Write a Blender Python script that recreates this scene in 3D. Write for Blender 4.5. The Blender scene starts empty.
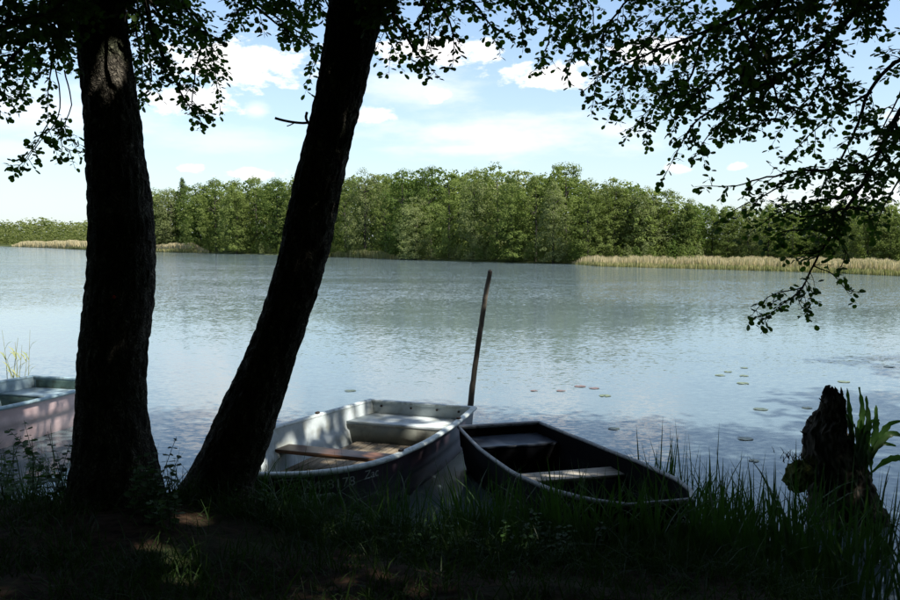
import bpy, bmesh, math, random
import numpy as np
from mathutils import Vector, Matrix, noise

R = math.radians
random.seed(7)
rng = np.random.default_rng(11)
sc = bpy.context.scene
COL = sc.collection

# ------------------------------------------------------------------ camera
EYE = 2.5                      # metres above the water
F = 875.0 / 900.0              # focal length in picture widths
HORIZON = 240.0
TH = math.atan((300 - HORIZON) / 875.0)
cam = bpy.data.cameras.new('camera')
cam.sensor_width = 36.0
cam.lens = 36.0 * F
cam.clip_start = 0.05
cam.clip_end = 9000
camo = bpy.data.objects.new('camera', cam)
camo.location = (0, 0, EYE)
camo.rotation_euler = (math.pi / 2 - TH, 0, 0)
COL.objects.link(camo)
sc.camera = camo

# ------------------------------------------------------------------ sky, sun, exposure
SUN_EL, SUN_AZ = R(52), R(124)          # azimuth clockwise from +Y
S = Vector((math.sin(SUN_AZ) * math.cos(SUN_EL), math.cos(SUN_AZ) * math.cos(SUN_EL), math.sin(SUN_EL)))
sun = bpy.data.lights.new('sun', 'SUN')
sun.energy = 5.0
sun.angle = R(0.53)
sun.color = (1.0, 0.95, 0.86)
suno = bpy.data.objects.new('sun', sun)
suno.rotation_euler = S.to_track_quat('Z', 'Y').to_euler()
suno.location = (30, -10, 60)
COL.objects.link(suno)

SKY_STRENGTH = 0.106
world = bpy.data.worlds.new('World')
sc.world = world
world.use_nodes = True
wt = world.node_tree
wt.nodes.clear()


def wn(kind, **kw):
    n = wt.nodes.new(kind)
    for k, v in kw.items():
        setattr(n, k, v)
    return n


def wmath(op, a, b=None, c=None, clamp=False):
    n = wn('ShaderNodeMath', operation=op, use_clamp=clamp)
    for i, v in enumerate((a, b, c)):
        if v is None:
            continue
        if isinstance(v, (int, float)):
            n.inputs[i].default_value = v
        else:
            wt.links.new(v, n.inputs[i])
    return n.outputs[0]


sky = wn('ShaderNodeTexSky', sky_type='NISHITA', sun_disc=False)
sky.sun_elevation = SUN_EL
sky.sun_rotation = SUN_AZ
sky.altitude = 0
sky.air_density = 1.0
sky.dust_density = 0.6
sky.ozone_density = 1.2
tc = wn('ShaderNodeTexCoord')
sep = wn('ShaderNodeSeparateXYZ')
wt.links.new(tc.outputs['Generated'], sep.inputs[0])
az = wmath('ARCTAN2', sep.outputs[0], sep.outputs[1])
el = wmath('ARCSINE', sep.outputs[2])
comb = wn('ShaderNodeCombineXYZ')
wt.links.new(az, comb.inputs[0])
wt.links.new(el, comb.inputs[1])
AE = comb.outputs[0]                     # (azimuth, elevation) in radians


def wnoise(scale, detail, rough, stretch):
    m = wn('ShaderNodeMapping')
    m.inputs['Scale'].default_value = (1.0, stretch, 1.0)
    wt.links.new(AE, m.inputs[0])
    n = wn('ShaderNodeTexNoise')
    n.inputs['Scale'].default_value = scale
    n.inputs['Detail'].default_value = detail
    n.inputs['Roughness'].default_value = rough
    wt.links.new(m.outputs[0], n.inputs['Vector'])
    return n.outputs[0]


n1 = wnoise(34, 7, 0.62, 2.0)
n2 = wnoise(11, 6, 0.6, 3.2)
edge = wmath('MULTIPLY', wmath('SUBTRACT', n1, 0.5), 2.6)
wisp = wmath('MULTIPLY', wmath('SUBTRACT', n2, 0.5), 2.4)
# separate fair-weather clouds: centre and half-size (photo-derived bearings), thickness
CLOUDS = [(440, 56, 74, 17, 1.0), (548, 78, 60, 14, 1.0), (240, 66, 88, 26, 1.0), (195, 101, 58, 17, .9),
          (376, 117, 24, 10, .85), (412, 88, 75, 22, .55), (438, 98, 20, 9, .9), (505, 136, 135, 24, .62),
          (648, 56, 52, 17, .9), (676, 169, 17, 6, .85), (734, 167, 10, 4, .7), (258, 112, 14, 8, .6),
          (192, 169, 14, 5, .8), (252, 175, 34, 7, .8), (45, 112, 110, 26, .55), (610, 130, 50, 14, .5),
          (860, 196, 110, 16, .6), (470, 150, 90, 8, .6), (230, 142, 80, 14, .35), (20, 150, 70, 12, .3),
          (980, 120, 90, 25, .8), (-120, 60, 110, 30, .9), (1150, 60, 120, 30, .9), (-330, 110, 100, 20, .8)]
dens = None
for (cx, cy, hw, hh, st) in CLOUDS:
    ca = math.atan((cx - 450) / 875.0)
    ce = math.atan((HORIZON - cy) / 875.0 * math.cos(ca))
    m = wn('ShaderNodeMapping', vector_type='TEXTURE')
    m.inputs['Location'].default_value = (ca, ce, 0)
    m.inputs['Scale'].default_value = (hw / 875.0, hh / 875.0, 1)
    wt.links.new(AE, m.inputs[0])
    ln = wn('ShaderNodeVectorMath', operation='LENGTH')
    wt.links.new(m.outputs[0], ln.inputs[0])
    d = wmath('ADD', ln.outputs['Value'], edge if st > .65 else wisp)
    mr = wn('ShaderNodeMapRange', interpolation_type='SMOOTHSTEP')
    mr.inputs['From Min'].default_value = 1.0 if st > .65 else 1.25
    mr.inputs['From Max'].default_value = 0.45 if st > .65 else 0.0
    mr.inputs['To Min'].default_value = 0
    mr.inputs['To Max'].default_value = st
    wt.links.new(d, mr.inputs['Value'])
    dens = mr.outputs[0] if dens is None else wmath('MAXIMUM', dens, mr.outputs[0])
# the same kind of broken cloud over the rest of the sky
n3 = wnoise(3.2, 8, 0.58, 2.2)
mr = wn('ShaderNodeMapRange', interpolation_type='SMOOTHSTEP')
mr.inputs['From Min'].default_value = 0.50
mr.inputs['From Max'].default_value = 0.66
wt.links.new(n3, mr.inputs['Value'])
up = wn('ShaderNodeMapRange', interpolation_type='SMOOTHSTEP')
up.inputs['From Min'].default_value = 0.27
up.inputs['From Max'].default_value = 0.40
wt.links.new(el, up.inputs['Value'])
dens = wmath('MAXIMUM', dens, wmath('MULTIPLY', mr.outputs[0], wmath('MULTIPLY', up.outputs[0], 0.85)))
veil = wn('ShaderNodeMapRange')
veil.inputs['From Min'].default_value = 0.26
veil.inputs['From Max'].default_value = 0.0
veil.inputs['To Min'].default_value = 0.06
veil.inputs['To Max'].default_value = 0.62
wt.links.new(el, veil.inputs['Value'])
hz = wn('ShaderNodeMix', data_type='RGBA')
wt.links.new(veil.outputs[0], hz.inputs[0])
wt.links.new(sky.outputs[0], hz.inputs[6])
hz.inputs[7].default_value = (3.1, 3.95, 4.65, 1)
above = wn('ShaderNodeMapRange')
above.inputs['From Min'].default_value = 0.0
above.inputs['From Max'].default_value = 0.03
wt.links.new(el, above.inputs['Value'])
dens = wmath('MULTIPLY', dens, above.outputs[0])
mix = wn('ShaderNodeMix', data_type='RGBA')
wt.links.new(dens, mix.inputs[0])
wt.links.new(hz.outputs[2], mix.inputs[6])
mix.inputs[7].default_value = (6.3, 6.2, 6.2, 1)
bg = wn('ShaderNodeBackground')
bg.inputs[1].default_value = SKY_STRENGTH
wt.links.new(mix.outputs[2], bg.inputs[0])
wo = wn('ShaderNodeOutputWorld')
wt.links.new(bg.outputs[0], wo.inputs[0])

sc.view_settings.view_transform = 'Standard'
sc.view_settings.look = 'None'
sc.view_settings.exposure = 0.95
sc.view_settings.gamma = 1.0
sc.view_settings.use_curve_mapping = False
sc.render.engine = 'CYCLES'
sc.cycles.use_denoising = True
sc.cycles.max_bounces = 5
sc.cycles.diffuse_bounces = 3
sc.cycles.glossy_bounces = 3
sc.cycles.transmission_bounces = 3
sc.cycles.transparent_max_bounces = 4
sc.cycles.caustics_reflective = False
sc.cycles.caustics_refractive = False


# ------------------------------------------------------------------ helpers
def ray(px, py):
    a, b = (px - 450) / 875.0, (300 - py) / 875.0
    c, s = math.cos(TH), math.sin(TH)
    return Vector((a, c + b * s, -s + b * c))


def atY(px, py, Y):
    d = ray(px, py)
    return Vector((0, 0, EYE)) + d * (Y / d.y)


def atZ(px, py, Z):
    d = ray(px, py)
    return Vector((0, 0, EYE)) + d * ((Z - EYE) / d.z)


def tag(o, label=None, category=None, group=None, kind=None):
    for k, v in (('label', label), ('category', category), ('group', group), ('kind', kind)):
        if v:
            o[k] = v
    return o


def link(name, mesh, mat=None, parent=None):
    o = bpy.data.objects.new(name, mesh)
    COL.objects.link(o)
    if mat is not None and mesh is not None and not mesh.materials:
        mesh.materials.append(mat)
    if parent is not None:
        o.parent = parent
    return o


def empty(name, loc=(0, 0, 0), rz=0.0):
    o = bpy.data.objects.new(name, None)
    o.location = loc
    o.rotation_euler = (0, 0, rz)
    o.empty_display_size = 0.2
    COL.objects.link(o)
    return o


def mesh_np(name, V, Q, smooth=False):
    """V (n,3) verts, Q (m,4) quads (or (m,3) triangles)"""
    V = np.asarray(V, dtype=np.float32)
    Q = np.asarray(Q, dtype=np.int32)
    k = Q.shape[1]
    me = bpy.data.meshes.new(name)
    me.vertices.add(len(V))
    me.vertices.foreach_set('co', V.ravel())
    me.loops.add(Q.size)
    me.loops.foreach_set('vertex_index', Q.ravel())
    me.polygons.add(len(Q))
    me.polygons.foreach_set('loop_start', np.arange(0, Q.size, k, dtype=np.int32))
    if smooth:
        me.polygons.foreach_set('use_smooth', np.ones(len(Q), dtype=bool))
    me.update(calc_edges=True)
    me.validate()
    return me


class Buf:
    def __init__(self):
        self.V, self.Q, self.n = [], [], 0

    def add(self, V, Q):
        V = np.asarray(V, dtype=np.float32).reshape(-1, 3)
        Q = np.asarray(Q, dtype=np.int64).reshape(-1, 4)
        self.V.append(V)
        self.Q.append(Q + self.n)
        self.n += len(V)

    def arrays(self):
        return np.concatenate(self.V), np.concatenate(self.Q)

    def mesh(self, name, smooth=False):
        V, Q = self.arrays()
        return mesh_np(name, V, Q, smooth)


def smooth_path(pts, step):
    """Catmull-Rom through pts, resampled about every step"""
    P = np.array([tuple(p) for p in pts], dtype=float)
    P = np.vstack([2 * P[0] - P[1], P, 2 * P[-1] - P[-2]])
    out = []
    for i in range(1, len(P) - 2):
        n = max(2, int(np.linalg.norm(P[i + 1] - P[i]) / step))
        t = np.linspace(0, 1, n, endpoint=False)[:, None]
        p0, p1, p2, p3 = P[i - 1], P[i], P[i + 1], P[i + 2]
        out.append(.5 * (2 * p1 + (p2 - p0) * t + (2 * p0 - 5 * p1 + 4 * p2 - p3) * t ** 2 + (3 * p1 - p0 - 3 * p2 + p3) * t ** 3))
    out.append(P[-2][None])
    return np.concatenate(out)


def tube(buf, P, rad, seg=6):
    """P (n,3), rad (n,) -> open tube with pinched tip"""
    P = np.asarray(P, float)
    rad = np.broadcast_to(np.asarray(rad, float), (len(P),))
    T = np.gradient(P, axis=0)
    T /= np.linalg.norm(T, axis=1)[:, None] + 1e-9
    ref = np.array([0.13, 0.21, 0.97]) if abs(T[0][2]) < .9 else np.array([0.97, 0.2, 0.1])
    U = np.cross(T, ref)
    U /= np.linalg.norm(U, axis=1)[:, None] + 1e-9
    W = np.cross(T, U)
    a = np.linspace(0, 2 * math.pi, seg, endpoint=False)
    ring = P[:, None] + rad[:, None, None] * (np.cos(a)[None, :, None] * U[:, None] + np.sin(a)[None, :, None] * W[:, None])
    n = len(P)
    i, j = np.meshgrid(np.arange(n - 1), np.arange(seg), indexing='ij')
    k = (j + 1) % seg
    Q = np.stack([i * seg + j, i * seg + k, (i + 1) * seg + k, (i + 1) * seg + j], -1).reshape(-1, 4)
    buf.add(ring.reshape(-1, 3), Q)


def unit(v):
    return v / (np.linalg.norm(v, axis=-1, keepdims=True) + 1e-9)


LEAF = np.array([(0, 0, 0), (.30, -.30, .05), (.72, -.42, .03), (1.0, -.05, -.06), (.72, .42, .03), (.30, .30, .05)])
LEAFQ = np.array([(0, 1, 2, 3), (0, 3, 4, 5)])


LEAF10 = np.array([(x, sg * w, z) for x, w, z in ((0, .05, 0), (.30, .37, .03), (.72, .43, .02), (1.0, .14, -.05)) for sg in (-1, 1)])
LEAF10Q = np.array([(0, 1, 3, 2), (2, 3, 5, 4), (4, 5, 7, 6)])


def leaves(buf, P, D, N, size, fine=False):
    """obovate leaves, one per row: base P, axis D, face normal about N"""
    D = unit(D)
    N = N - (N * D).sum(1, keepdims=True) * D
    N = unit(N)
    A = np.cross(N, D)
    n = len(P)
    tpl, tq = (LEAF10, LEAF10Q) if fine else (LEAF, LEAFQ)
    T = tpl[None] * np.asarray(size).reshape(-1, 1, 1)
    V = P[:, None] + T[:, :, 0:1] * D[:, None] + T[:, :, 1:2] * A[:, None] + T[:, :, 2:3] * N[:, None]
    Q = tq[None] + (np.arange(n) * len(tpl))[:, None, None]
    buf.add(V.reshape(-1, 3), Q.reshape(-1, 4))


def cards(P, N, size, aspect=1.0):
    """square-ish leaf sprays for far foliage"""
    N = unit(N)
    r = unit(rng.normal(size=P.shape))
    U = unit(np.cross(N, r))
    W = np.cross(N, U)
    s = np.asarray(size).reshape(-1, 1)
    n = len(P)
    V = np.stack([P - U * s - W * s * aspect * .35, P + U * s * .2 - W * s * aspect, P + U * s + W * s * .3 * aspect, P - U * s * .25 + W * s * aspect], 1)
    Q = np.arange(n * 4).reshape(-1, 4)
    return V.reshape(-1, 3), Q


def box_mesh(name, x0, x1, y0, y1, z0, z1, bev=0.0):
    bm = bmesh.new()
    bmesh.ops.create_cube(bm, size=1)
    for v in bm.verts:
        v.co = Vector(((x0 + x1) / 2 + v.co.x * (x1 - x0), (y0 + y1) / 2 + v.co.y * (y1 - y0), (z0 + z1) / 2 + v.co.z * (z1 - z0)))
    if bev:
        bmesh.ops.bevel(bm, geom=bm.edges[:], offset=bev, segments=1, affect='EDGES')
    me = bpy.data.meshes.new(name)
    bm.to_mesh(me)
    bm.free()
    return me


# ------------------------------------------------------------------ materials
def new_mat(name):
    m = bpy.data.materials.new(name)
    m.use_nodes = True
    return m, m.node_tree, m.node_tree.nodes['Principled BSDF']


def nd(t, kind, **kw):
    n = t.nodes.new(kind)
    for k, v in kw.items():
        setattr(n, k, v)
    return n


def ramp_mat(name, c1, c2, scale=8.0, stretch=(1, 1, 1), rough=0.8, spec=0.3, lo=.35, hi=.65, bump=0.0, detail=5, coord='Object', c3=None, s3=2.0):
    m, t, b = new_mat(name)
    co = nd(t, 'ShaderNodeTexCoord')
    mp = nd(t, 'ShaderNodeMapping')
    mp.inputs['Scale'].default_value = stretch
    t.links.new(co.outputs[coord], mp.inputs[0])
    no = nd(t, 'ShaderNodeTexNoise')
    no.inputs['Scale'].default_value = scale
    no.inputs['Detail'].default_value = detail
    t.links.new(mp.outputs[0], no.inputs['Vector'])
    cr = nd(t, 'ShaderNodeValToRGB')
    cr.color_ramp.elements[0].position = lo
    cr.color_ramp.elements[1].position = hi
    cr.color_ramp.elements[0].color = (*c1, 1)
    cr.color_ramp.elements[1].color = (*c2, 1)
    t.links.new(no.outputs[0], cr.inputs[0])
    out = cr.outputs[0]
    if c3 is not None:                  # larger stains / patches
        n3_ = nd(t, 'ShaderNodeTexNoise')
        n3_.inputs['Scale'].default_value = s3
        n3_.inputs['Detail'].default_value = 6
        t.links.new(co.outputs[coord], n3_.inputs['Vector'])
        mr_ = nd(t, 'ShaderNodeMapRange')
        mr_.inputs['From Min'].default_value = .5
        mr_.inputs['From Max'].default_value = .66
        t.links.new(n3_.outputs[0], mr_.inputs['Value'])
        mx = nd(t, 'ShaderNodeMix', data_type='RGBA')
        mx.inputs[7].default_value = (*c3, 1)
        t.links.new(mr_.outputs[0], mx.inputs[0])
        t.links.new(out, mx.inputs[6])
        out = mx.outputs[2]
    t.links.new(out, b.inputs['Base Color'])
    b.inputs['Roughness'].default_value = rough
    b.inputs['Specular IOR Level'].default_value = spec
    if bump:
        bp = nd(t, 'ShaderNodeBump')
        bp.inputs['Strength'].default_value = bump
        bp.inputs['Distance'].default_value = 0.02
        t.links.new(no.outputs[0], bp.inputs['Height'])
        t.links.new(bp.outputs[0], b.inputs['Normal'])
    return m


def leaf_mat(name, c1, c2, trans=0.35, scale=6.0, vary=0.0, spec=0.02):
    """thin leaf: diffuse plus light passing through"""
    m, t, b = new_mat(name)
    t.nodes.remove(b)
    co = nd(t, 'ShaderNodeTexCoord')
    no = nd(t, 'ShaderNodeTexNoise')
    no.inputs['Scale'].default_value = scale
    no.inputs['Detail'].default_value = 3
    t.links.new(co.outputs['Object'], no.inputs['Vector'])
    mr_ = nd(t, 'ShaderNodeMapRange')
    mr_.inputs['From Min'].default_value = .3
    mr_.inputs['From Max'].default_value = .7
    t.links.new(no.outputs[0], mr_.inputs['Value'])
    mx = nd(t, 'ShaderNodeMix', data_type='RGBA')
    mx.inputs[6].default_value = (*c1, 1)
    mx.inputs[7].default_value = (*c2, 1)
    t.links.new(mr_.outputs[0], mx.inputs[0])
    col = mx.outputs[2]
    if vary:
        oi = nd(t, 'ShaderNodeObjectInfo')
        hs = nd(t, 'ShaderNodeHueSaturation')
        v1 = nd(t, 'ShaderNodeMapRange')
        v1.inputs['To Min'].default_value = 1 - vary
        v1.inputs['To Max'].default_value = 1 + vary
        t.links.new(oi.outputs['Random'], v1.inputs['Value'])
        t.links.new(v1.outputs[0], hs.inputs['Value'])
        t.links.new(col, hs.inputs['Color'])
        col = hs.outputs[0]
    df = nd(t, 'ShaderNodeBsdfDiffuse')
    tr = nd(t, 'ShaderNodeBsdfTranslucent')
    t.links.new(col, df.inputs[0])
    g = nd(t, 'ShaderNodeMix', data_type='RGBA', blend_type='MULTIPLY')
    g.inputs[0].default_value = 1
    g.inputs[7].default_value = (1.1, 1.3, .5, 1)
    t.links.new(col, g.inputs[6])
    t.links.new(g.outputs[2], tr.inputs[0])
    ms = nd(t, 'ShaderNodeMixShader')
    ms.inputs[0].default_value = trans
    t.links.new(df.outputs[0], ms.inputs[1])
    t.links.new(tr.outputs[0], ms.inputs[2])
    sh = ms.outputs[0]
    if spec:
        gl = nd(t, 'ShaderNodeBsdfGlossy')
        gl.inputs['Roughness'].default_value = .45
        m2 = nd(t, 'ShaderNodeMixShader')
        m2.inputs[0].default_value = spec
        t.links.new(sh, m2.inputs[1])
        t.links.new(gl.outputs[0], m2.inputs[2])
        sh = m2.outputs[0]
    t.links.new(sh, t.nodes['Material Output'].inputs[0])
    return m


def paint_mat(name, c, rough, stain, spec=.4, scale=5.0):
    m = ramp_mat(name, tuple(x * .86 for x in c), tuple(min(1, x * 1.08) for x in c), scale=30, rough=rough, spec=spec, c3=stain, s3=scale, lo=.2, hi=.8)
    return m


M = {}
M['bark'] = ramp_mat('alder_bark', (.05, .045, .035), (.20, .18, .145), scale=22, stretch=(1, 1, .25), rough=.95, spec=.1, bump=.6, c3=(.06, .066, .04), s3=3)
def crack_bark(m):
    t = m.node_tree
    b = t.nodes['Principled BSDF']
    src = b.inputs['Base Color'].links[0].from_socket
    co = nd(t, 'ShaderNodeTexCoord')
    no = nd(t, 'ShaderNodeTexNoise')
    no.inputs['Scale'].default_value = 9
    t.links.new(co.outputs['Object'], no.inputs['Vector'])
    ad = nd(t, 'ShaderNodeMix', data_type='RGBA', blend_type='LINEAR_LIGHT')
    ad.inputs[0].default_value = .11
    t.links.new(co.outputs['Object'], ad.inputs[6])
    t.links.new(no.outputs['Color'], ad.inputs[7])
    mp = nd(t, 'ShaderNodeMapping')
    mp.inputs['Scale'].default_value = (1, 1, .30)
    t.links.new(ad.outputs[2], mp.inputs[0])
    vo = nd(t, 'ShaderNodeTexVoronoi', feature='DISTANCE_TO_EDGE')
    vo.inputs['Scale'].default_value = 46
    t.links.new(mp.outputs[0], vo.inputs['Vector'])
    mr_ = nd(t, 'ShaderNodeMapRange')
    mr_.inputs['From Max'].default_value = .34
    mr_.inputs['To Min'].default_value = .22
    t.links.new(vo.outputs['Distance'], mr_.inputs['Value'])
    mu = nd(t, 'ShaderNodeMix', data_type='RGBA', blend_type='MULTIPLY')
    mu.inputs[0].default_value = 1
    t.links.new(src, mu.inputs[6])
    t.links.new(mr_.outputs[0], mu.inputs[7])
    t.links.new(mu.outputs[2], b.inputs['Base Color'])
    bp = nd(t, 'ShaderNodeBump')
    bp.inputs['Strength'].default_value = .9
    bp.inputs['Distance'].default_value = .012
    t.links.new(mr_.outputs[0], bp.inputs['Height'])
    old = b.inputs['Normal'].links[0].from_socket
    t.links.new(old, bp.inputs['Normal'])
    t.links.new(bp.outputs[0], b.inputs['Normal'])


crack_bark(M['bark'])
M['twig'] = ramp_mat('twig_bark', (.03, .025, .02), (.06, .05, .038), scale=30, rough=.9, spec=.1)
M['leaf'] = leaf_mat('alder_leaf', (.035, .07, .014), (.06, .11, .02), trans=.5, scale=9)
M['farbark'] = ramp_mat('far_bark', (.035, .03, .024), (.08, .07, .06), scale=6, rough=.95, spec=.1)
M['far0'] = leaf_mat('far_leaf_dark', (.06, .093, .026), (.09, .125, .034), trans=.35, scale=.6, vary=.22, spec=0)
M['far1'] = leaf_mat('far_leaf_mid', (.10, .133, .038), (.145, .175, .055), trans=.38, scale=.6, vary=.2, spec=0)
M['far2'] = leaf_mat('far_leaf_pale', (.15, .18, .075), (.20, .22, .10), trans=.4, scale=.6, vary=.15, spec=0)
M['far3'] = leaf_mat('far_leaf_needle', (.05, .075, .025), (.07, .10, .035), trans=.2, scale=.6, vary=.15, spec=0)
M['far_olive'] = leaf_mat('far_leaf_olive', (.085, .11, .035), (.16, .175, .065), trans=.35, scale=.22, spec=0)
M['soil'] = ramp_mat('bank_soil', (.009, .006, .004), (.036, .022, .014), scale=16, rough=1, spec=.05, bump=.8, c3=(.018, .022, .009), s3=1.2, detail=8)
M['meadow'] = ramp_mat('far_meadow', (.035, .05, .016), (.07, .08, .03), scale=.3, rough=1, spec=.05)
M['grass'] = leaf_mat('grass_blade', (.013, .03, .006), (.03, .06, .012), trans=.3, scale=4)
M['sedge'] = leaf_mat('sedge_blade', (.02, .05, .011), (.045, .095, .022), trans=.35, scale=3, spec=.04)
M['reed'] = leaf_mat('dry_reed', (.33, .28, .17), (.48, .41, .27), trans=.25, scale=.35, spec=0)
M['reedg'] = leaf_mat('green_reed', (.20, .21, .09), (.32, .29, .15), trans=.3, scale=.35, spec=0)
M['palereed'] = leaf_mat('pale_reed', (.22, .26, .12), (.34, .34, .19), trans=.3, scale=9, spec=0)
M['herb'] = leaf_mat('herb_leaf', (.022, .06, .012), (.05, .105, .022), trans=.3, scale=10, spec=.03)
M['dock'] = leaf_mat('dock_leaf', (.035, .085, .018), (.06, .125, .03), trans=.45, scale=9, spec=.05)
M['stump'] = ramp_mat('dead_wood', (.014, .012, .010), (.13, .112, .09), scale=16, stretch=(1, 1, .22), rough=.95, spec=.1, bump=.7)
M['moss'] = ramp_mat('moss', (.03, .04, .012), (.09, .095, .03), scale=18, rough=1, spec=.02, bump=.8)
M['pole'] = ramp_mat('weathered_pole', (.07, .06, .05), (.18, .155, .125), scale=12, stretch=(1, 1, .12), rough=.85, spec=.2, bump=.4)
M['inner_grey'] = paint_mat('boat_inside_grey', (.43, .48, .49), .55, (.30, .32, .29))
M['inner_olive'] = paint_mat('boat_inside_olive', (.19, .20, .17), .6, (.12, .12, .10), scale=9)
M['inner_blue'] = paint_mat('boat_inside_blue', (.30, .40, .44), .5, (.2, .26, .26))
M['inner_green'] = paint_mat('boat_inside_green', (.10, .16, .14), .55, (.06, .08, .06), scale=9)
M['rim_grey'] = paint_mat('boat_rim_grey', (.50, .56, .56), .45, (.30, .33, .31), scale=14)
M['rim_blue'] = paint_mat('boat_rim_blue', (.30, .42, .46), .45, (.2, .26, .27), scale=14)
M['hull_pink'] = paint_mat('boat_hull_pink', (.76, .57, .56), .4, (.58, .42, .42), scale=4)
M['hull_pink_shaded'] = paint_mat('boat_hull_pink_shaded', (.055, .038, .05), .3, (.035, .025, .03), spec=.3, scale=4)  # pink hull paint, its shade put into the colour, nearly black
M['tar'] = paint_mat('tarred_hull', (.012, .012, .014), .6, (.02, .018, .016), spec=.1, scale=6)
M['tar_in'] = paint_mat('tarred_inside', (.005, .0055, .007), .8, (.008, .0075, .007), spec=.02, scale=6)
M['tar_sky_tint'] = paint_mat('tarred_seat_sky_tint', (.06, .075, .10), .3, (.035, .04, .05), scale=6)  # tar lightened to blue: the sky's reflection is painted into the seat
M['rim_sky_tint'] = paint_mat('boat_rim_sky_tint', (.20, .21, .22), .5, (.10, .10, .10), scale=20)  # dark rim made pale, the skylight it reflects is in the colour
M['thwart'] = ramp_mat('varnished_plank', (.075, .032, .016), (.16, .075, .035), scale=9, stretch=(6, .5, 6), rough=.45, spec=.4)
M['greywood'] = ramp_mat('grey_plank', (.20, .18, .15), (.40, .37, .31), scale=9, stretch=(6, .5, 6), rough=.8, spec=.2, bump=.2)
M['board'] = ramp_mat('floor_board', (.13, .105, .075), (.27, .225, .165), scale=10, stretch=(.5, 6, 6), rough=.85, spec=.2, bump=.2)
M['letter'] = ramp_mat('letter_paint', (.34, .36, .36), (.5, .52, .51), scale=14, rough=.6, spec=.2)
M['rust'] = ramp_mat('dark_fitting', (.02, .016, .014), (.05, .035, .025), scale=40, rough=.7, spec=.3)
M['pad'] = ramp_mat('lily_pad', (.085, .115, .05), (.15, .18, .085), scale=20, rough=.35, spec=.5)
M['pad_dark'] = ramp_mat('lily_pad_dark', (.04, .06, .03), (.09, .11, .06), scale=20, rough=.35, spec=.5)
M['pad_red'] = ramp_mat('lily_pad_red', (.11, .07, .055), (.18, .115, .09), scale=20, rough=.35, spec=.5)
M['red'] = ramp_mat('red_paint', (.35, .03, .02), (.5, .05, .03), scale=40, rough=.7, spec=.2)


def water_mat():
    m, t, b = new_mat('lake_water')
    b.inputs['Base Color'].default_value = (.10, .138, .152, 1)
    b.inputs['Roughness'].default_value = .07
    b.inputs['IOR'].default_value = 1.333
    b.inputs['Specular IOR Level'].default_value = .5
    geo = nd(t, 'ShaderNodeNewGeometry')

    def slopes(scale, stretch, detail, rot=0.0):
        mp = nd(t, 'ShaderNodeMapping')
        mp.inputs['Scale'].default_value = stretch
        mp.inputs['Rotation'].default_value = (0, 0, rot)
        t.links.new(geo.outputs['Position'], mp.inputs[0])
        n = nd(t, 'ShaderNodeTexNoise')
        n.inputs['Scale'].default_value = scale
        n.inputs['Detail'].default_value = detail
        n.inputs['Roughness'].default_value = .55
        t.links.new(mp.outputs[0], n.inputs['Vector'])
        s_ = nd(t, 'ShaderNodeVectorMath', operation='SUBTRACT')
        s_.inputs[1].default_value = (.5, .5, .5)
        t.links.new(n.outputs['Color'], s_.inputs[0])
        return s_.outputs[0]

    def scl(v, f):
        n = nd(t, 'ShaderNodeVectorMath', operation='SCALE')
        t.links.new(v, n.inputs[0])
        if isinstance(f, float):
            n.inputs['Scale'].default_value = f
        else:
            t.links.new(f, n.inputs['Scale'])
        return n.outputs[0]

    def add(a, c):
        n = nd(t, 'ShaderNodeVectorMath', operation='ADD')
        t.links.new(a, n.inputs[0])
        if isinstance(c, tuple):
            n.inputs[1].default_value = c
        else:
            t.links.new(c, n.inputs[1])
        return n.outputs[0]

    fine = slopes(17.0, (.6, 1, 1), 2, R(14))
    mid = slopes(6.5, (.5, 1, 1), 2, R(-9))
    swell = slopes(1.1, (.5, 1, 1), 1, R(5))
    # gusts: ruffled and calmer patches, the cove by the bank lies calm
    mp = nd(t, 'ShaderNodeMapping')
    mp.inputs['Scale'].default_value = (.25, 1, 1)
    t.links.new(geo.outputs['Position'], mp.inputs[0])
    gn = nd(t, 'ShaderNodeTexNoise')
    gn.inputs['Scale'].default_value = .16
    gn.inputs['Detail'].default_value = 3
    t.links.new(mp.outputs[0], gn.inputs['Vector'])
    sp = nd(t, 'ShaderNodeSeparateXYZ')
    t.links.new(geo.outputs['Position'], sp.inputs[0])
    cv = nd(t, 'ShaderNodeFloatCurve')
    mr_ = nd(t, 'ShaderNodeMapRange')
    mr_.inputs['From Min'].default_value = 0
    mr_.inputs['From Max'].default_value = 80
    t.links.new(sp.outputs[1], mr_.inputs['Value'])
    t.links.new(mr_.outputs[0], cv.inputs['Value'])
    c = cv.mapping.curves[0]
    c.points[0].location = (0, .22)
    c.points[1].location = (1, 1.6)
    cv.mapping.clip_max_y = 2.0
    cv.mapping.use_clip = False
    for p in ((.15, .27), (.22, .36), (.27, .25), (.36, .28), (.46, 1.0)):
        c.points.new(*p)
    cv.mapping.update()
    ga = nd(t, 'ShaderNodeMapRange')
    ga.inputs['From Min'].default_value = .3
    ga.inputs['From Max'].default_value = .7
    ga.inputs['To Min'].default_value = .55
    ga.inputs['To Max'].default_value = 1.45
    t.links.new(gn.outputs[0], ga.inputs['Value'])
    amp = nd(t, 'ShaderNodeMath', operation='MULTIPLY')
    t.links.new(cv.outputs[0], amp.inputs[0])
    t.links.new(ga.outputs[0], amp.inputs[1])
    s1 = add(scl(fine, .40), scl(mid, .15))
    s1 = add(s1, scl(swell, .06))
    s1 = scl(s1, amp.outputs[0])
    fl = nd(t, 'ShaderNodeVectorMath', operation='MULTIPLY')
    fl.inputs[1].default_value = (1, 1, 0)
    t.links.new(s1, fl.inputs[0])
    nn = nd(t, 'ShaderNodeVectorMath', operation='NORMALIZE')
    t.links.new(add(fl.outputs[0], (0.0, 0.0, 1.0)), nn.inputs[0])
    t.links.new(nn.outputs[0], b.inputs['Normal'])
    return m


M['water'] = water_mat()

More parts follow.
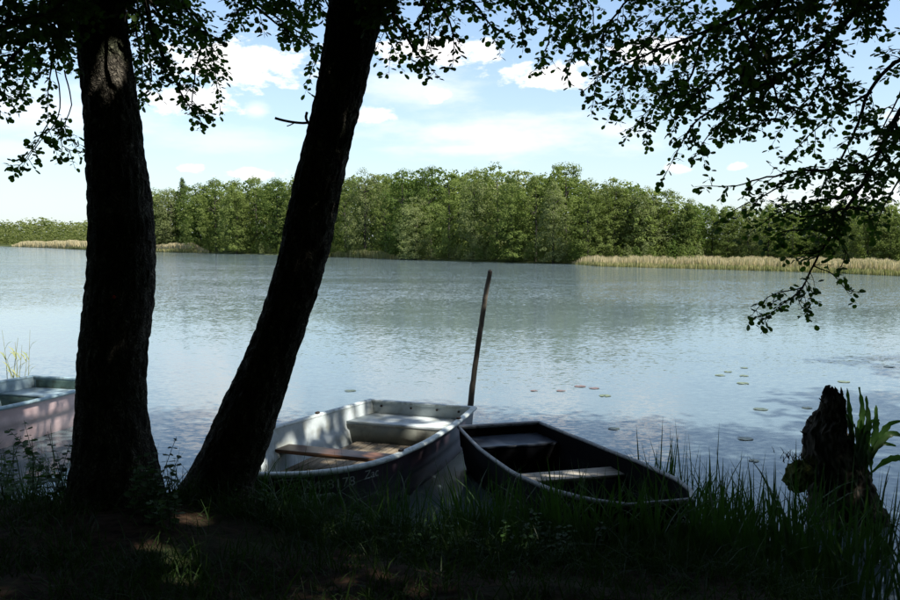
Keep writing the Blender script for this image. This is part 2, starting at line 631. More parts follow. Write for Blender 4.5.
# ------------------------------------------------------------------ ground, lake, far shore
SHORE_X = [-60, -14, -8, -4.2, -3, -2, -1.2, -.3, .5, 1.6, 2.4, 3.2, 4.5, 7, 12, 60]
SHORE_Y = [7.0, 7.6, 7.6, 7.4, 7.6, 7.5, 7.0, 6.7, 6.5, 6.25, 5.6, 4.8, 4.6, 6.0, 7.0, 9.0]


def shore_y(x):
    return np.interp(x, SHORE_X, SHORE_Y)


def bank_z(x, y):
    d = shore_y(x) - y
    z = np.interp(d, [-3, -1, 0, .35, 1.2, 2.2, 4, 30], [-.9, -.4, 0.0, .16, .5, .72, .9, 1.3])
    # low mound the two trees stand on
    g = np.exp(-(((x + 2.1) / 1.1) ** 2 + ((y - 6.1) / .9) ** 2))
    return z + .12 * g


def build_bank():
    xs = np.unique(np.concatenate([np.linspace(-60, -9, 20), np.arange(-9, 7, .09), np.linspace(7, 60, 22)]))
    ys = np.unique(np.concatenate([np.linspace(-60, 2, 20), np.arange(2, 9.5, .09), np.linspace(9.5, 14, 8)]))
    X, Y = np.meshgrid(xs, ys, indexing='ij')
    Z = bank_z(X, Y)
    for i in range(X.shape[0]):
        for j in range(X.shape[1]):
            if -9.5 < X[i, j] < 7.5 and Y[i, j] > 2:
                Z[i, j] += .05 * noise.noise((X[i, j] * 1.7, Y[i, j] * 1.7, 0)) + .022 * noise.noise((X[i, j] * 7, Y[i, j] * 7, 3))
    n, k = X.shape
    a, c = np.meshgrid(np.arange(n - 1), np.arange(k - 1), indexing='ij')
    Q = np.stack([a * k + c, (a + 1) * k + c, (a + 1) * k + c + 1, a * k + c + 1], -1).reshape(-1, 4)
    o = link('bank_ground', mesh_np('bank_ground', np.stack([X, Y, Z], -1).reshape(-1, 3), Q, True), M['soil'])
    tag(o, 'dark earthen bank under the trees', kind='structure')


build_bank()
lake = link('lake_water', mesh_np('lake_water', [(-2500, -20, 0), (2500, -20, 0), (2500, 4500, 0), (-2500, 4500, 0)], [(0, 1, 2, 3)]), M['water'])
tag(lake, 'rippled blue lake water', kind='structure')

FAR = [(-900, 245.5), (-300, 244.6), (-100, 245), (0, 246.2), (50, 248), (90, 250), (150, 252), (205, 253), (235, 254), (300, 255.2), (340, 257),
       (400, 259), (480, 262), (570, 264), (600, 266.5), (700, 269), (800, 272), (900, 276), (1000, 281), (1200, 296)]
FARW = [atZ(px, py, 0) for px, py in FAR]


def shore_at(px):
    """world point on the far waterline in the bearing of picture column px"""
    xs = [p[0] for p in FAR]
    py = np.interp(px, xs, [p[1] for p in FAR])
    return atZ(px, float(py), 0)


def shore_off(px, off):
    p = shore_at(px)
    d = Vector((p.x, p.y, 0)).normalized()
    return p + d * off


def build_far():
    V, Q = [], []
    offs = [(0, -.3), (1.2, .12), (8, .3), (60, .8), (400, 2), (3500, 6)]
    for p in FARW:
        d = Vector((p.x, p.y, 0)).normalized()
        for o_, z in offs:
            V.append((p.x + d.x * o_, p.y + d.y * o_, z))
    k = len(offs)
    for i in range(len(FARW) - 1):
        for j in range(k - 1):
            Q.append((i * k + j, (i + 1) * k + j, (i + 1) * k + j + 1, i * k + j + 1))
    o = link('far_shore_ground', mesh_np('far_shore_ground', V, Q, True), M['meadow'])
    tag(o, 'low green land along the far shore', kind='structure')


build_far()


# ------------------------------------------------------------------ sun flecks: openings in the leaf canopy
def gp(px, py, Y):
    return tuple(atY(px, py, Y))


MID_STERN, MID_AXIS = (-.35, 10.55), (-.36, -.93)
PUNT_STERN, PUNT_AXIS = (.54, 9.5), (.275, -.961)


def on_boat(st, ax, x, y, z):
    return (st[0] + ax[0] * x - ax[1] * y, st[1] + ax[1] * x + ax[0] * y, z)


FLECKS = [(gp(122, 38, 6.0), .085), (gp(117, 58, 6.0), .085), (gp(108, 74, 6.0), .04), (gp(127, 26, 6.0), .05), (gp(108, 100, 6.0), .015), (gp(128, 330, 5.75), .01), (gp(360, 18, 5.8), .01)]
FLECKS += [(gp(146, 556, 4.9), .06), (gp(158, 560, 4.85), .05), (gp(188, 525, 5.6), .10), (gp(196, 518, 5.65), .05), (gp(168, 572, 4.7), .07), (gp(178, 590, 4.4), .06), (gp(165, 592, 4.4), .04)]
g_ = np.random.default_rng(404)
for i in range(17):
    FLECKS.append((on_boat(MID_STERN, MID_AXIS, g_.uniform(.15, 2.9), -.80, g_.uniform(.2, .52)), g_.uniform(.035, .085)))
for i in range(8):
    FLECKS.append((on_boat(MID_STERN, MID_AXIS, g_.uniform(.05, .55), g_.uniform(-.55, .55), .36), g_.uniform(.04, .09)))
for i in range(14):
    FLECKS.append((on_boat(MID_STERN, MID_AXIS, g_.uniform(.7, 3.0), g_.uniform(-.45, .25), .09), g_.uniform(.04, .08)))
for x_ in (.5, 1.25, 1.5, 2.6):
    FLECKS.append((on_boat(MID_STERN, MID_AXIS, x_, .82, .53), .06))
for y_ in (-.2, .3):
    FLECKS.append((on_boat(MID_STERN, MID_AXIS, 1.85, y_, .38), .06))
for y_ in (-.35, -.1, .12, .36):
    FLECKS.append((on_boat(PUNT_STERN, PUNT_AXIS, 1.76, y_, .37), .075))
FLECKS += [(on_boat(PUNT_STERN, PUNT_AXIS, .9, -.5, .5), .06), (gp(858, 462, 7.4), .01), (gp(866, 484, 7.4), .02), (gp(868, 415, 7.55), .05), (gp(885, 435, 7.55), .05),
           (gp(430, 520, 6.5), .07), (gp(280, 510, 6.3), .03), (gp(830, 560, 6.2), .04), (gp(845, 520, 6.6), .04)]


for i in range(20):
    x_ = g_.uniform(-1.5, 3.4)
    FLECKS.append(((x_, float(shore_y(x_)) + g_.uniform(-.9, .3), g_.uniform(.3, .75)), g_.uniform(.01, .035)))


def in_gap(P, m=.0):
    hit = np.zeros(len(P), bool)
    sv = np.array(S)
    for (t_, r) in FLECKS:
        v = P - np.array(t_)
        al = v @ sv
        hit |= (np.linalg.norm(v - al[:, None] * sv, axis=1) < r + m) & (al > .15)
    return hit


# ------------------------------------------------------------------ far trees
def crown_arrays(kind, seed):
    """foliage of a tree one metre high, as sprays of leaf-sized faces on boughs"""
    global rng
    g = np.random.default_rng(seed)
    rng = g
    P, N, Sz = [], [], []
    ncl = {'round': 330, 'tall': 280, 'pale': 340, 'needle': 200}[kind]
    width = {'round': .27, 'tall': .20, 'pale': .26, 'needle': .15}[kind]
    lob = g.uniform(0, 6.28, 4)
    nl = 1 if kind == 'needle' else int(g.integers(3, 7))
    lead = [(0, 0, 1.0, width * .8)] + [(g.normal(0, width * .45), g.normal(0, width * .45), g.uniform(.74, .97), width * g.uniform(.5, .8)) for _ in range(nl - 1)]
    wts = np.array([l_[3] * l_[2] for l_ in lead])
    for i in range(ncl):
        lx, ly, lt, lr = lead[int(g.choice(len(lead), p=wts / wts.sum()))]
        u = g.uniform(.0, 1.0)
        z = .03 + (lt - .03) * u
        if kind == 'needle':
            r = width * (1 - z) ** .8 + .01
        elif kind == 'tall':
            r = lr * min(1.0, .55 + 1.6 * u) * max(0.0, 1 - u ** 2.6) ** .6 + .008
        else:
            r = lr * min(1.0, .7 + 1.2 * u) * max(0.0, 1 - u ** 3.2) ** .5 + .010
        a = g.uniform(0, 2 * math.pi)
        r *= 1 + .22 * math.sin(2 * a + lob[0] + 5 * z) + .16 * math.sin(3 * a + lob[1] - 9 * z) + .1 * math.sin(14 * z + lob[2])
        rho = r * math.sqrt(g.uniform(.25, 1.05))
        c = np.array([rho * math.cos(a) + lx, rho * math.sin(a) + ly, z])
        rad = g.uniform(.018, .05) * (1.15 if kind != 'needle' else .8)
        n = int(g.uniform(30, 52))
        d = unit(g.normal(size=(n, 3)))
        d[:, 2] = d[:, 2] * .8 + .25
        q = c + d * rad * np.array([1.1, 1.1, .95]) * g.uniform(.5, 1.1, (n, 1))
        if kind == 'needle':
            q[:, 2] -= (np.hypot(q[:, 0] - c[0], q[:, 1] - c[1])) * .3
        if kind == 'pale':
            q[:, 2] -= (np.hypot(q[:, 0], q[:, 1]) / width) ** 2 * .03
        q[:, 2] = np.maximum(q[:, 2], .012)
        P.append(q)
        out = np.array([math.cos(a), math.sin(a), .7])
        N.append(unit(d + .6 * out + g.normal(size=(n, 3)) * .45))
        Sz.append(g.uniform(.0035, .0082, n))
    # loose sprigs that break the outline
    n = 260
    z = g.uniform(.1, .93, n)
    a = g.uniform(0, 2 * math.pi, n)
    rr = width * np.sin(np.pi * np.clip(z * .86 + .12, 0, 1)) ** .6 * g.uniform(.6, 1.0, n)
    if kind == 'needle':
        rr = width * np.clip(1 - z, 0, 1) ** .8 * g.uniform(.8, 1.3, n)
    P.append(np.stack([rr * np.cos(a), rr * np.sin(a), z], 1))
    N.append(unit(g.normal(size=(n, 3))))
    Sz.append(g.uniform(.005, .010, n))
    return cards(np.concatenate(P), np.concatenate(N), np.concatenate(Sz))


def stem_arrays(kind, seed):
    g = np.random.default_rng(seed + 500)
    b = Buf()
    zz = np.linspace(-.02, .86, 10)
    P = np.stack([np.cumsum(g.normal(0, .004, 10)), np.cumsum(g.normal(0, .004, 10)), zz], 1)
    tube(b, P, np.interp(zz, [0, .86], [.017, .004]), 7)
    for i in range(11):
        z0 = g.uniform(.15, .75)
        a = g.uniform(0, 6.28)
        L = g.uniform(.08, .19) * (1.1 - z0 * .5)
        t_ = np.linspace(0, 1, 5)[:, None]
        base = np.array([np.interp(z0, zz, P[:, 0]), np.interp(z0, zz, P[:, 1]), z0])
        q = base + t_ * np.array([math.cos(a) * L, math.sin(a) * L, L * .7])
        tube(b, q, np.interp(t_[:, 0], [0, 1], [.006, .0015]), 5)
    return b.arrays()


PROTO = []
for kind, mk, seeds in (('round', 'far0', (1, 2, 15)), ('round', 'far1', (3, 4, 5, 16)), ('pale', 'far2', (6, 7, 8)), ('tall', 'far1', (9, 10)), ('needle', 'far3', (12,))):
    for s_ in seeds:
        cv_, cq_ = crown_arrays(kind, s_)
        sv_, sq_ = stem_arrays(kind, s_)
        mc = mesh_np('far_crown', cv_, cq_)
        mc.materials.append(M[mk])
        mt = mesh_np('far_trunk', sv_, sq_, True)
        mt.materials.append(M['farbark'])
        PROTO.append((kind, mk, mc, mt, cv_, cq_))
rng = np.random.default_rng(21)
KINDS_ = {'dark': [0, 1, 2], 'mid': [3, 4, 5, 6], 'pale': [7, 8, 9], 'tall': [10, 11], 'needle': [12]}

ORD = ['first', 'second', 'third', 'fourth', 'fifth', 'sixth', 'seventh', 'eighth', 'ninth', 'tenth', 'eleventh', 'twelfth', 'thirteenth',
       'fourteenth', 'fifteenth', 'sixteenth', 'seventeenth', 'eighteenth', 'nineteenth', 'twentieth']
LOOK = {'dark': 'dark green rounded tree', 'mid': 'mid green bushy tree', 'pale': 'pale grey green feathery tree', 'tall': 'slender upright green tree', 'needle': 'dark pointed conifer'}


def far_tree(px, top, off, kind, widen, label, group):
    p = shore_off(px, off)
    H = atY(px, top, p.y).z - .15
    k = KINDS_[kind][int(rng.integers(len(KINDS_[kind])))]
    e = empty('far_tree', (p.x, p.y, .12), float(rng.uniform(0, 6.28)))
    tag(e, label, 'tree', group)
    c = link('crown', PROTO[k][2], None, e)
    t_ = link('trunk', PROTO[k][3], None, e)
    w = H * widen
    c.scale = (w * float(rng.uniform(.85, 1.2)), w * float(rng.uniform(.85, 1.2)), H)
    t_.scale = (H, H, H)
    return e


# picture column, picture row of the top, metres behind the waterline, kind, width factor
LEFT_TREES = [(157, 189, 13, 'mid', 1.0), (171, 188, 12, 'pale', 1.0), (184, 178, 16, 'needle', .75), (199, 184, 11, 'dark', 1.0), (216, 180, 8, 'mid', 1.05),
              (237, 180, 1.2, 'mid', 1.05), (256, 178, 7, 'mid', 1.0), (276, 179, 6, 'dark', 1.0), (296, 177, 6, 'mid', 1.0)]
MID_TREES = [(345, 181, 4, 'mid', 1.0), (366, 168, 4, 'pale', 1.0), (386, 176, 5, 'mid', .9), (404, 171, 2.0, 'dark', 1.0), (415, 196, .8, 'pale', 1.2),
             (431, 168, 6, 'dark', .9), (449, 172, 3, 'mid', 1.0), (472, 168, 3, 'pale', .95), (496, 164, 4, 'mid', 1.0), (512, 178, 1.5, 'dark', 1.0),
             (535, 176, 2.5, 'mid', 1.0), (553, 184, 1.0, 'pale', 1.05), (566, 160, 5, 'tall', 1.0), (588, 180, 5, 'mid', 1.05), (613, 180, 11, 'mid', 1.1),
             (643, 186, 12, 'pale', 1.15), (668, 191, 14, 'mid', 1.1), (688, 203, 15, 'mid', 1.1)]
RIGHT_TREES = [(711, 205, 16, 'tall', 1.2), (728, 207, 16, 'mid', 1.2), (747, 204, 17, 'pale', 1.2), (768, 203, 16, 'mid', 1.2), (792, 204, 17, 'mid', 1.25),
               (818, 203, 16, 'tall', 1.3), (843, 204, 17, 'mid', 1.25), (866, 201, 16, 'pale', 1.2), (889, 199, 16, 'mid', 1.25), (914, 198, 17, 'mid', 1.2)]
for i, (px, top, off, kind, wd) in enumerate(LEFT_TREES):
    far_tree(px, top, off, kind, wd, LOOK[kind] + ' across the lake between the trunks, ' + ORD[i] + ' from left', 'trees between the two trunks')
for i, (px, top, off, kind, wd) in enumerate(MID_TREES):
    lab = LOOK[kind] + ' in the far wood, ' + ORD[i] + ' right of leaning trunk'
    if kind == 'tall':
        lab = 'slender green tree topping the skyline, highest of the far wood'
    far_tree(px, top, off, kind, wd, lab, 'trees of the tall far wood')
for i, (px, top, off, kind, wd) in enumerate(RIGHT_TREES):
    far_tree(px, top, off, kind, wd, LOOK[kind] + ' behind the right reeds, ' + ORD[i] + ' from left', 'trees of the low right wood')


def lighter(V, Q, keep, grow):
    """the same crown with fewer, larger leaf sprays"""
    F_ = V.reshape(-1, 4, 3)[::keep]
    c = F_.mean(1, keepdims=True)
    F_ = c + (F_ - c) * grow
    return F_.reshape(-1, 3), np.arange(len(F_) * 4).reshape(-1, 4)


def wood_mass(name, label, items, mk=None, gaps=False, keep=6, grow=2.3):
    """crowns behind the front row, one mass"""
    b = Buf()
    mi = []
    mats = ['far0', 'far1', 'far2', 'far3'] if mk is None else [mk]
    for (x, y, H, w, k) in items:
        V, Q = lighter(PROTO[k][4], PROTO[k][5], keep, grow)
        a = float(rng.uniform(0, 6.28))
        c, s = math.cos(a), math.sin(a)
        W = np.stack([(V[:, 0] * c - V[:, 1] * s) * H * w + x, (V[:, 0] * s + V[:, 1] * c) * H * w + y, V[:, 2] * H + .2], 1)
        if gaps:
            C_ = W[Q].mean(1)
            clear = (C_[:, 1] > -3.0) & (np.abs(C_[:, 0]) < 8.5)          # the glade the viewer stands in
            Q = Q[~in_gap(C_, .10) & ~clear]
        b.add(W, Q)
        mi.append(np.full(len(Q), mats.index(PROTO[k][1]) if mk is None else 0, dtype=np.int32))
    me = b.mesh(name)
    for m_ in mats:
        me.materials.append(M[m_])
    me.polygons.foreach_set('material_index', np.concatenate(mi))
    o = link(name, me)
    tag(o, label, 'wood', kind='stuff')


def back_items(cols, off0, off1, top_of, jitter):
    it = []
    for px in cols:
        off = float(rng.uniform(off0, off1))
        p = shore_off(px, off)
        top = top_of(px) + float(rng.uniform(0, jitter))
        H = atY(px, top, p.y).z
        it.append((p.x, p.y, H, float(rng.uniform(.95, 1.2)), int(rng.integers(0, 12))))
    return it


TOPS = [(140, 192), (160, 192), (200, 187), (260, 182), (330, 182), (345, 182), (370, 173), (420, 173), (500, 170), (520, 177), (560, 172), (580, 181), (620, 184), (660, 193),
        (690, 204), (705, 207), (780, 205), (900, 201), (1000, 196)]
top_fn = lambda px: float(np.interp(px, [t_[0] for t_ in TOPS], [t_[1] for t_ in TOPS]))
wood_mass('back_wood', 'wood behind the front row of far shore trees', back_items(list(np.arange(146, 700, 9.5)), 10, 20, lambda px: top_fn(px) - 1.5, 6) + back_items(list(np.arange(700, 960, 14.0)), 21, 32, top_fn, 6))
wood_mass('deep_wood', 'inner part of the far wood', back_items(list(np.arange(146, 960, 15.0)), 24, 34, lambda px: top_fn(px) + 9, 8), keep=14, grow=3.4)
wood_mass('undergrowth', 'bushes along the foot of the far wood', back_items(list(np.arange(212, 585, 4.5)), .1, 2.2, lambda px: 243, 8) + back_items(list(np.arange(258, 700, 9.0)), 3, 9, lambda px: 236 if px < 585 else 240, 10) + back_items(list(np.arange(700, 930, 9.0)), 15, 19, lambda px: 244, 8), keep=24, grow=3.2)


def distant():
    it = []
    for px in np.arange(-140, 152, 2.2):
        off = float(rng.uniform(60, 130))
        p = shore_off(px, off)
        H = atY(px, 220.5 + 1.6 * math.sin(px * .11) + 1.2 * math.sin(px * .37 + 1) + float(rng.uniform(-1.5, 4.0)), p.y).z
        it.append((p.x, p.y, H, float(rng.uniform(1.5, 2.1)), int(rng.integers(0, 11))))
    for px in np.arange(-140, 152, 3.0):
        off = float(rng.uniform(30, 55))
        p = shore_off(px, off)
        H = atY(px, 231 + float(rng.uniform(-2, 4)), p.y).z
        it.append((p.x, p.y, H, float(rng.uniform(1.3, 1.9)), int(rng.integers(0, 9))))
    return it


wood_mass('distant_wood', 'low distant olive green wood beyond the left reeds', distant(), 'far_olive', keep=44, grow=3.8)


def reed_belt(name, label, px0, px1, depth, h, n, mat, lean=.12, w=.035, z0=0.0, off0=-.5):
    px = rng.uniform(px0, px1, n)
    off = rng.uniform(off0, depth, n)
    xs = np.array([p[0] for p in FAR])
    ys = np.array([p[1] for p in FAR])
    py = np.interp(px, xs, ys)
    P = np.array([tuple(atZ(float(a), float(b_), 0)) for a, b_ in zip(px, py)])
    d = unit(P * np.array([1, 1, 0]))
    P = P + d * off[:, None]
    P[:, 2] = z0
    hh = h * rng.uniform(.74, 1.06, n) * (1 + .07 * np.sin(px * .11) + .05 * np.sin(px * .37) + .04 * np.sin(px * .93))
    hh = hh * np.clip(np.minimum(px - px0, px1 - px) / 16.0, .12, 1) ** .6
    a = rng.uniform(0, 6.28, n)
    side = np.stack([np.cos(a), np.sin(a), 0 * a], 1) * w
    ln = rng.normal(0, lean, (n, 3))
    ln[:, 2] = 0
    up = np.array([0, 0, 1.0])
    top = P + hh[:, None] * (up + ln)
    midp = P + hh[:, None] * (.55 * up + .4 * ln)
    V = np.stack([P - side * .6, P + side * .6, midp + side, midp - side, top + side * .35, top - side * .35], 1).reshape(-1, 3)
    base = (np.arange(n) * 6)[:, None]
    Q = np.concatenate([base + np.array([[0, 1, 2, 3]]), base + np.array([[3, 2, 4, 5]])])
    o = link(name, mesh_np(name, V, Q), mat)
    tag(o, label, 'reeds', kind='stuff')


reed_belt('reed_bed', 'straw coloured reed bed along the right far shore', 572, 960, 13, .92, 30000, M['reed'], lean=.06, w=.026, off0=.3)
reed_belt('green_reed_fringe', 'greenish reed fringe in front of the right reed bed', 572, 960, .8, .45, 4000, M['reedg'], w=.025)
reed_belt('reed_bed', 'straw coloured reed bed left across the lake', 12, 150, 34, 2.2, 20000, M['reed'], w=.09, off0=1)
reed_belt('reed_bed', 'straw coloured reed strip right of the upright trunk across the lake', 146, 209, 6.5, 1.75, 11000, M['reed'], lean=.06, w=.07, off0=.3)
reed_belt('green_reed_fringe', 'greenish reed fringe of the left reed bed', 60, 209, 1.5, .8, 4000, M['reedg'], w=.07)
reed_belt('green_reed_fringe', 'thin pale reed fringe under the trees right of leaning trunk', 325, 400, 2.0, 1.0, 3000, M['reedg'], w=.05)


# ------------------------------------------------------------------ the three bank trees
def bark_trunk(name, sil, Y0, Y1, parent, seed, mat, roots=True, seg=110, rings=330, amp=.012, extra_top=None, base_flare=1.0):
    """sil: (row, left, right) outline, Y0 depth of the foot, Y1 depth at the top row"""
    rows = np.array([s_[0] for s_ in sil], float)
    r0, r1 = rows[0], rows[-1]
    C, Rd = [], []
    for (py, l, r) in sil:
        Y = Y0 + (Y1 - Y0) * (r0 - py) / (r0 - r1)
        c = atY((l + r) / 2, py, Y)
        # true radius, perpendicular to the axis
        C.append(c)
        Rd.append((r - l) / 2 / 875.0 * Y)
    if extra_top:
        for (p, rr) in extra_top:
            C.append(Vector(p))
            Rd.append(rr)
    path = smooth_path(C, .02)
    tt = np.concatenate([[0], np.cumsum(np.linalg.norm(np.diff(path, axis=0), axis=1))])
    cl = np.concatenate([[0], np.cumsum(np.linalg.norm(np.diff(np.array([tuple(c) for c in C]), axis=0), axis=1))])
    s = np.linspace(0, tt[-1], rings)
    path = np.stack([np.interp(s, tt, path[:, i]) for i in range(3)], 1)
    T = unit(np.gradient(path, axis=0))
    rad = np.interp(s / s[-1], cl / cl[-1], Rd)
    horiz = np.hypot(T[:, 0], T[:, 2])
    rad = rad * np.abs(T[:, 2]) / (horiz + 1e-6)          # outline is measured along picture rows
    U = unit(np.cross(np.array([0, 1.0, 0]), T))
    W = np.cross(T, U)
    V = np.zeros((rings, seg, 3))
    for i in range(rings):
        for j in range(seg):
            a = 2 * math.pi * j / seg
            r = rad[i]
            x, y = math.cos(a), math.sin(a)
            h = s[i]
            if roots:
                k = max(0, 1 - h / .75)
                r *= 1 + base_flare * k * k * (.10 + .22 * max(0, math.cos(5 * a + seed)) + .10 * math.cos(3 * a + seed * 2))
            r *= 1 + .035 * noise.noise((x * 1.2 + seed, y * 1.2, h * 1.1))
            q = Vector((x * 5.2 + seed * 7, y * 5.2, h * 7.0))
            q += Vector((.35 * noise.noise(q * 1.7), .35 * noise.noise(q * 1.7 + Vector((9, 0, 0))), 0))
            d, _ = noise.voronoi(q)
            plate = min(1.0, (d[1] - d[0]) * 2.6)
            rid = noise.noise((x * 9 + seed, y * 9, h * 5))
            r += amp * (plate - .6) + amp * .45 * rid + amp * .25 * noise.noise((x * 26, y * 26, h * 30))
            V[i, j] = path[i] + r * (x * U[i] + y * W[i])
    i, j = np.meshgrid(np.arange(rings - 1), np.arange(seg), indexing='ij')
    k = (j + 1) % seg
    Q = np.stack([i * seg + j, i * seg + k, (i + 1) * seg + k, (i + 1) * seg + j], -1).reshape(-1, 4)
    o = link(name, mesh_np(name, V.reshape(-1, 3), Q, True), mat, parent)
    return o, path, rad


class Crown:
    """boughs, twigs and leaves of one tree"""

    def __init__(self, seed):
        self.w = Buf()
        self.g = np.random.default_rng(seed)
        self.LP, self.LD, self.LN, self.LS, self.LF = [], [], [], [], []

    def leaf_run(self, P, D, every, size):
        """leaves alternating along a twig P (n,3)"""
        g = self.g
        seg = np.linalg.norm(np.diff(P, axis=0), axis=1)
        L = seg.sum()
        m = max(1, int(L / every))
        cum = np.concatenate([[0], np.cumsum(seg)])
        s = (np.arange(m) + g.uniform(.2, .8, m)) / m * L
        Q = np.stack([np.interp(s, cum, P[:, i]) for i in range(3)], 1)
        d = unit(P[-1] - P[0])
        side = unit(np.cross(d, np.array([0, 0, 1.0]) + .2 * g.normal(size=3)))
        sg = np.where(np.arange(m) % 2 == 0, 1, -1)[:, None]
        dr = unit(.55 * d + sg * side * .8 + g.normal(size=(m, 3)) * .38 + np.array([0, 0, -.22]))
        nr = unit(np.array([0, 0, 1.0]) + g.normal(size=(m, 3)) * .55)
        self.LP.append(Q + dr * .012)
        self.LD.append(dr)
        self.LN.append(nr)
        self.LS.append(size * g.uniform(.6, 1.2, m))
        self.LF.append(np.ones(m, bool))

    def twig(self, base, d, L, r, size, every, level):
        g = self.g
        n = 6 if level else 3
        t_ = np.linspace(0, 1, n)[:, None]
        bend = g.normal(size=3) * .16
        P = base + d * L * t_ + (bend * L) * t_ ** 2 + np.array([0, 0, -.16 * L]) * t_ ** 2
        tube(self.w, P, np.linspace(r, r * .3, n), 3)
        if level == 0:
            self.leaf_run(P, d, every, size)
            return
        self.leaf_run(P[2:], d, every * 1.6, size)
        m = max(3, int(L / .036))
        for i in range(m):
            f = (i + g.uniform(.1, .9)) / m
            p = np.array([np.interp(f, t_[:, 0], P[:, k]) for k in range(3)])
            v = unit(.65 * d + g.normal(size=3) * np.array([.75, .75, .45]))
            self.twig(p, v, L * g.uniform(.25, .55) * (1.1 - .5 * f), r * .5, size, every, 0)

    def bough(self, ctrl, r0, r1, spread, step=.058, size=.042, every=.0185, start=.0, droop=.0, wig=.02):
        g = self.g
        P = smooth_path(ctrl, .05)
        n = len(P)
        wob = np.cumsum(g.normal(size=(n, 3)) * wig * .25, axis=0)
        wob -= np.linspace(0, 1, n)[:, None] * wob[-1]
        P = P + wob
        tube(self.w, P, np.linspace(r0, r1, n), 7)
        T = unit(np.gradient(P, axis=0))
        cum = np.concatenate([[0], np.cumsum(np.linalg.norm(np.diff(P, axis=0), axis=1))])
        L = cum[-1]
        s = start * L
        spread *= 1.12
        while s < L:
            f = s / L
            i = int(np.searchsorted(cum, s).clip(0, n - 1))
            v = g.normal(size=3) * np.array([1, 1, .6])
            v -= v.dot(T[i]) * T[i]
            v = unit(unit(v) * g.uniform(.7, 1.1) + T[i] * g.uniform(.35, .9) + np.array([0, 0, -.12 - droop]))
            self.twig(P[i], v, spread * g.uniform(.45, 1.0) * (1.0 - .45 * f), max(.0035, .3 * (r0 + (r1 - r0) * f)), size, every, 1)
            s += step * g.uniform(.6, 1.4)
        self.twig(P[-1], T[-1], spread * .55, r1, size, every, 1)

    def cloud(self, c, rad, clumps, per, size, limbs_from=None, flat=.45, csize=(.45, .9)):
        """upper crown: leaf clumps through an ellipsoid, limbs running to them"""
        g = self.g
        c, rad = np.array(c, float), np.array(rad, float)
        for i in range(clumps):
            d = unit(g.normal(size=3))
            p = c + d * rad * g.uniform(.25, 1.0) ** .6
            cs = g.uniform(*csize)
            q = p + g.normal(size=(per, 3)) * np.array([cs, cs, cs * flat]) * .5
            self.LP.append(q)
            self.LD.append(unit(g.normal(size=(per, 3)) * np.array([1, 1, .5])))
            self.LN.append(unit(np.array([0, 0, 1.0]) + g.normal(size=(per, 3)) * .5))
            self.LS.append(size * g.uniform(.7, 1.2, per))
            self.LF.append(np.zeros(per, bool))
            if limbs_from is not None and i % 3 == 0:
                b0 = np.array(limbs_from[int(g.integers(len(limbs_from)))], float)
                mid_ = (b0 + p) / 2 + g.normal(size=3) * .35
                P = smooth_path([b0, mid_, p], .3)
                if not in_gap(smooth_path([b0, mid_, p], .06), .06).any():
                    tube(self.w, P, np.linspace(.05, .008, len(P)), 6)

    def build(self, parent):
        P = np.concatenate(self.LP)
        D = np.concatenate(self.LD)
        N = np.concatenate(self.LN)
        Sz = np.concatenate(self.LS)
        Fi = np.concatenate(self.LF)
        keep = ~in_gap(P + D * Sz[:, None] * .5, .03)
        P, D, N, Sz, Fi = P[keep], D[keep], N[keep], Sz[keep], Fi[keep]
        b = Buf()
        leaves(b, P[~Fi], D[~Fi], N[~Fi], Sz[~Fi])
        leaves(b, P[Fi], D[Fi], N[Fi], Sz[Fi], True)
        tag(link('crown', b.mesh('alder_crown'), M['leaf'], parent), kind='stuff')
        tag(link('boughs', self.w.mesh('alder_boughs', True), M['twig'], parent), kind='stuff')
        print('LEAVES', len(P))
        return len(P)


SIL_A = [(560, 52, 186), (530, 63, 174), (500, 68, 164), (470, 71, 158), (440, 75, 151), (400, 78, 145.5), (350, 80.5, 147), (300, 86, 152.5), (250, 90, 153), (200, 89.5, 149.5),
         (150, 87, 143), (100, 84, 136.5), (50, 79, 129), (0, 76, 123), (-60, 73, 117)]
SIL_B = [(540, 160, 262), (510, 172, 258), (480, 187, 256), (450, 200, 268), (400, 224, 284), (350, 247, 299), (300, 266, 315), (250, 280, 329), (200, 290, 339), (150, 302, 350),
         (100, 314, 362), (50, 323, 374), (0, 330, 385), (-60, 342, 396)]

treeA = empty('alder_tree', tuple(atY(115, 540, 5.9)))
tag(treeA, 'upright dark alder trunk at the left with sunlit bark patch', 'tree')
inv = lambda e, o: setattr(o, 'matrix_parent_inverse', Matrix.Translation(-Vector(e.location)))
topA = [((-2.45, 6.5, 6.0), .17), ((-2.4, 6.8, 9.0), .09)]
oA, pathA, radA = bark_trunk('trunk', SIL_A, 5.9, 6.25, treeA, 1.3, M['bark'], extra_top=topA)
inv(treeA, oA)
treeB = empty('alder_tree', tuple(atY(215, 520, 6.5)))
tag(treeB, 'dark alder trunk leaning right over the boats with a snapped twig', 'tree')
topB = [((-.35, 6.1, 6.2), .17), ((.6, 5.6, 9.2), .09)]
oB, pathB, radB = bark_trunk('trunk', SIL_B, 6.5, 6.0, treeB, 4.1, M['bark'], extra_top=topB)
inv(treeB, oB)
treeC = empty('alder_tree', (5.9, 5.2, .6))
tag(treeC, 'alder standing beyond the right edge, its leafy boughs overhanging the lake', 'tree')
pc = [(5.9, 5.2, .3), (5.85, 5.2, 1.5), (5.7, 5.3, 3.2), (5.6, 5.2, 5.2), (5.8, 5.0, 8.0), (5.9, 4.9, 10.5)]
bc = Buf()
PC = smooth_path(pc, .1)
tube(bc, PC, np.interp(np.linspace(0, 1, len(PC)), [0, .05, .3, 1], [.4, .27, .22, .06]), 24)
oC = link('trunk', bc.mesh('alder_trunk', True), M['bark'], treeC)
inv(treeC, oC)

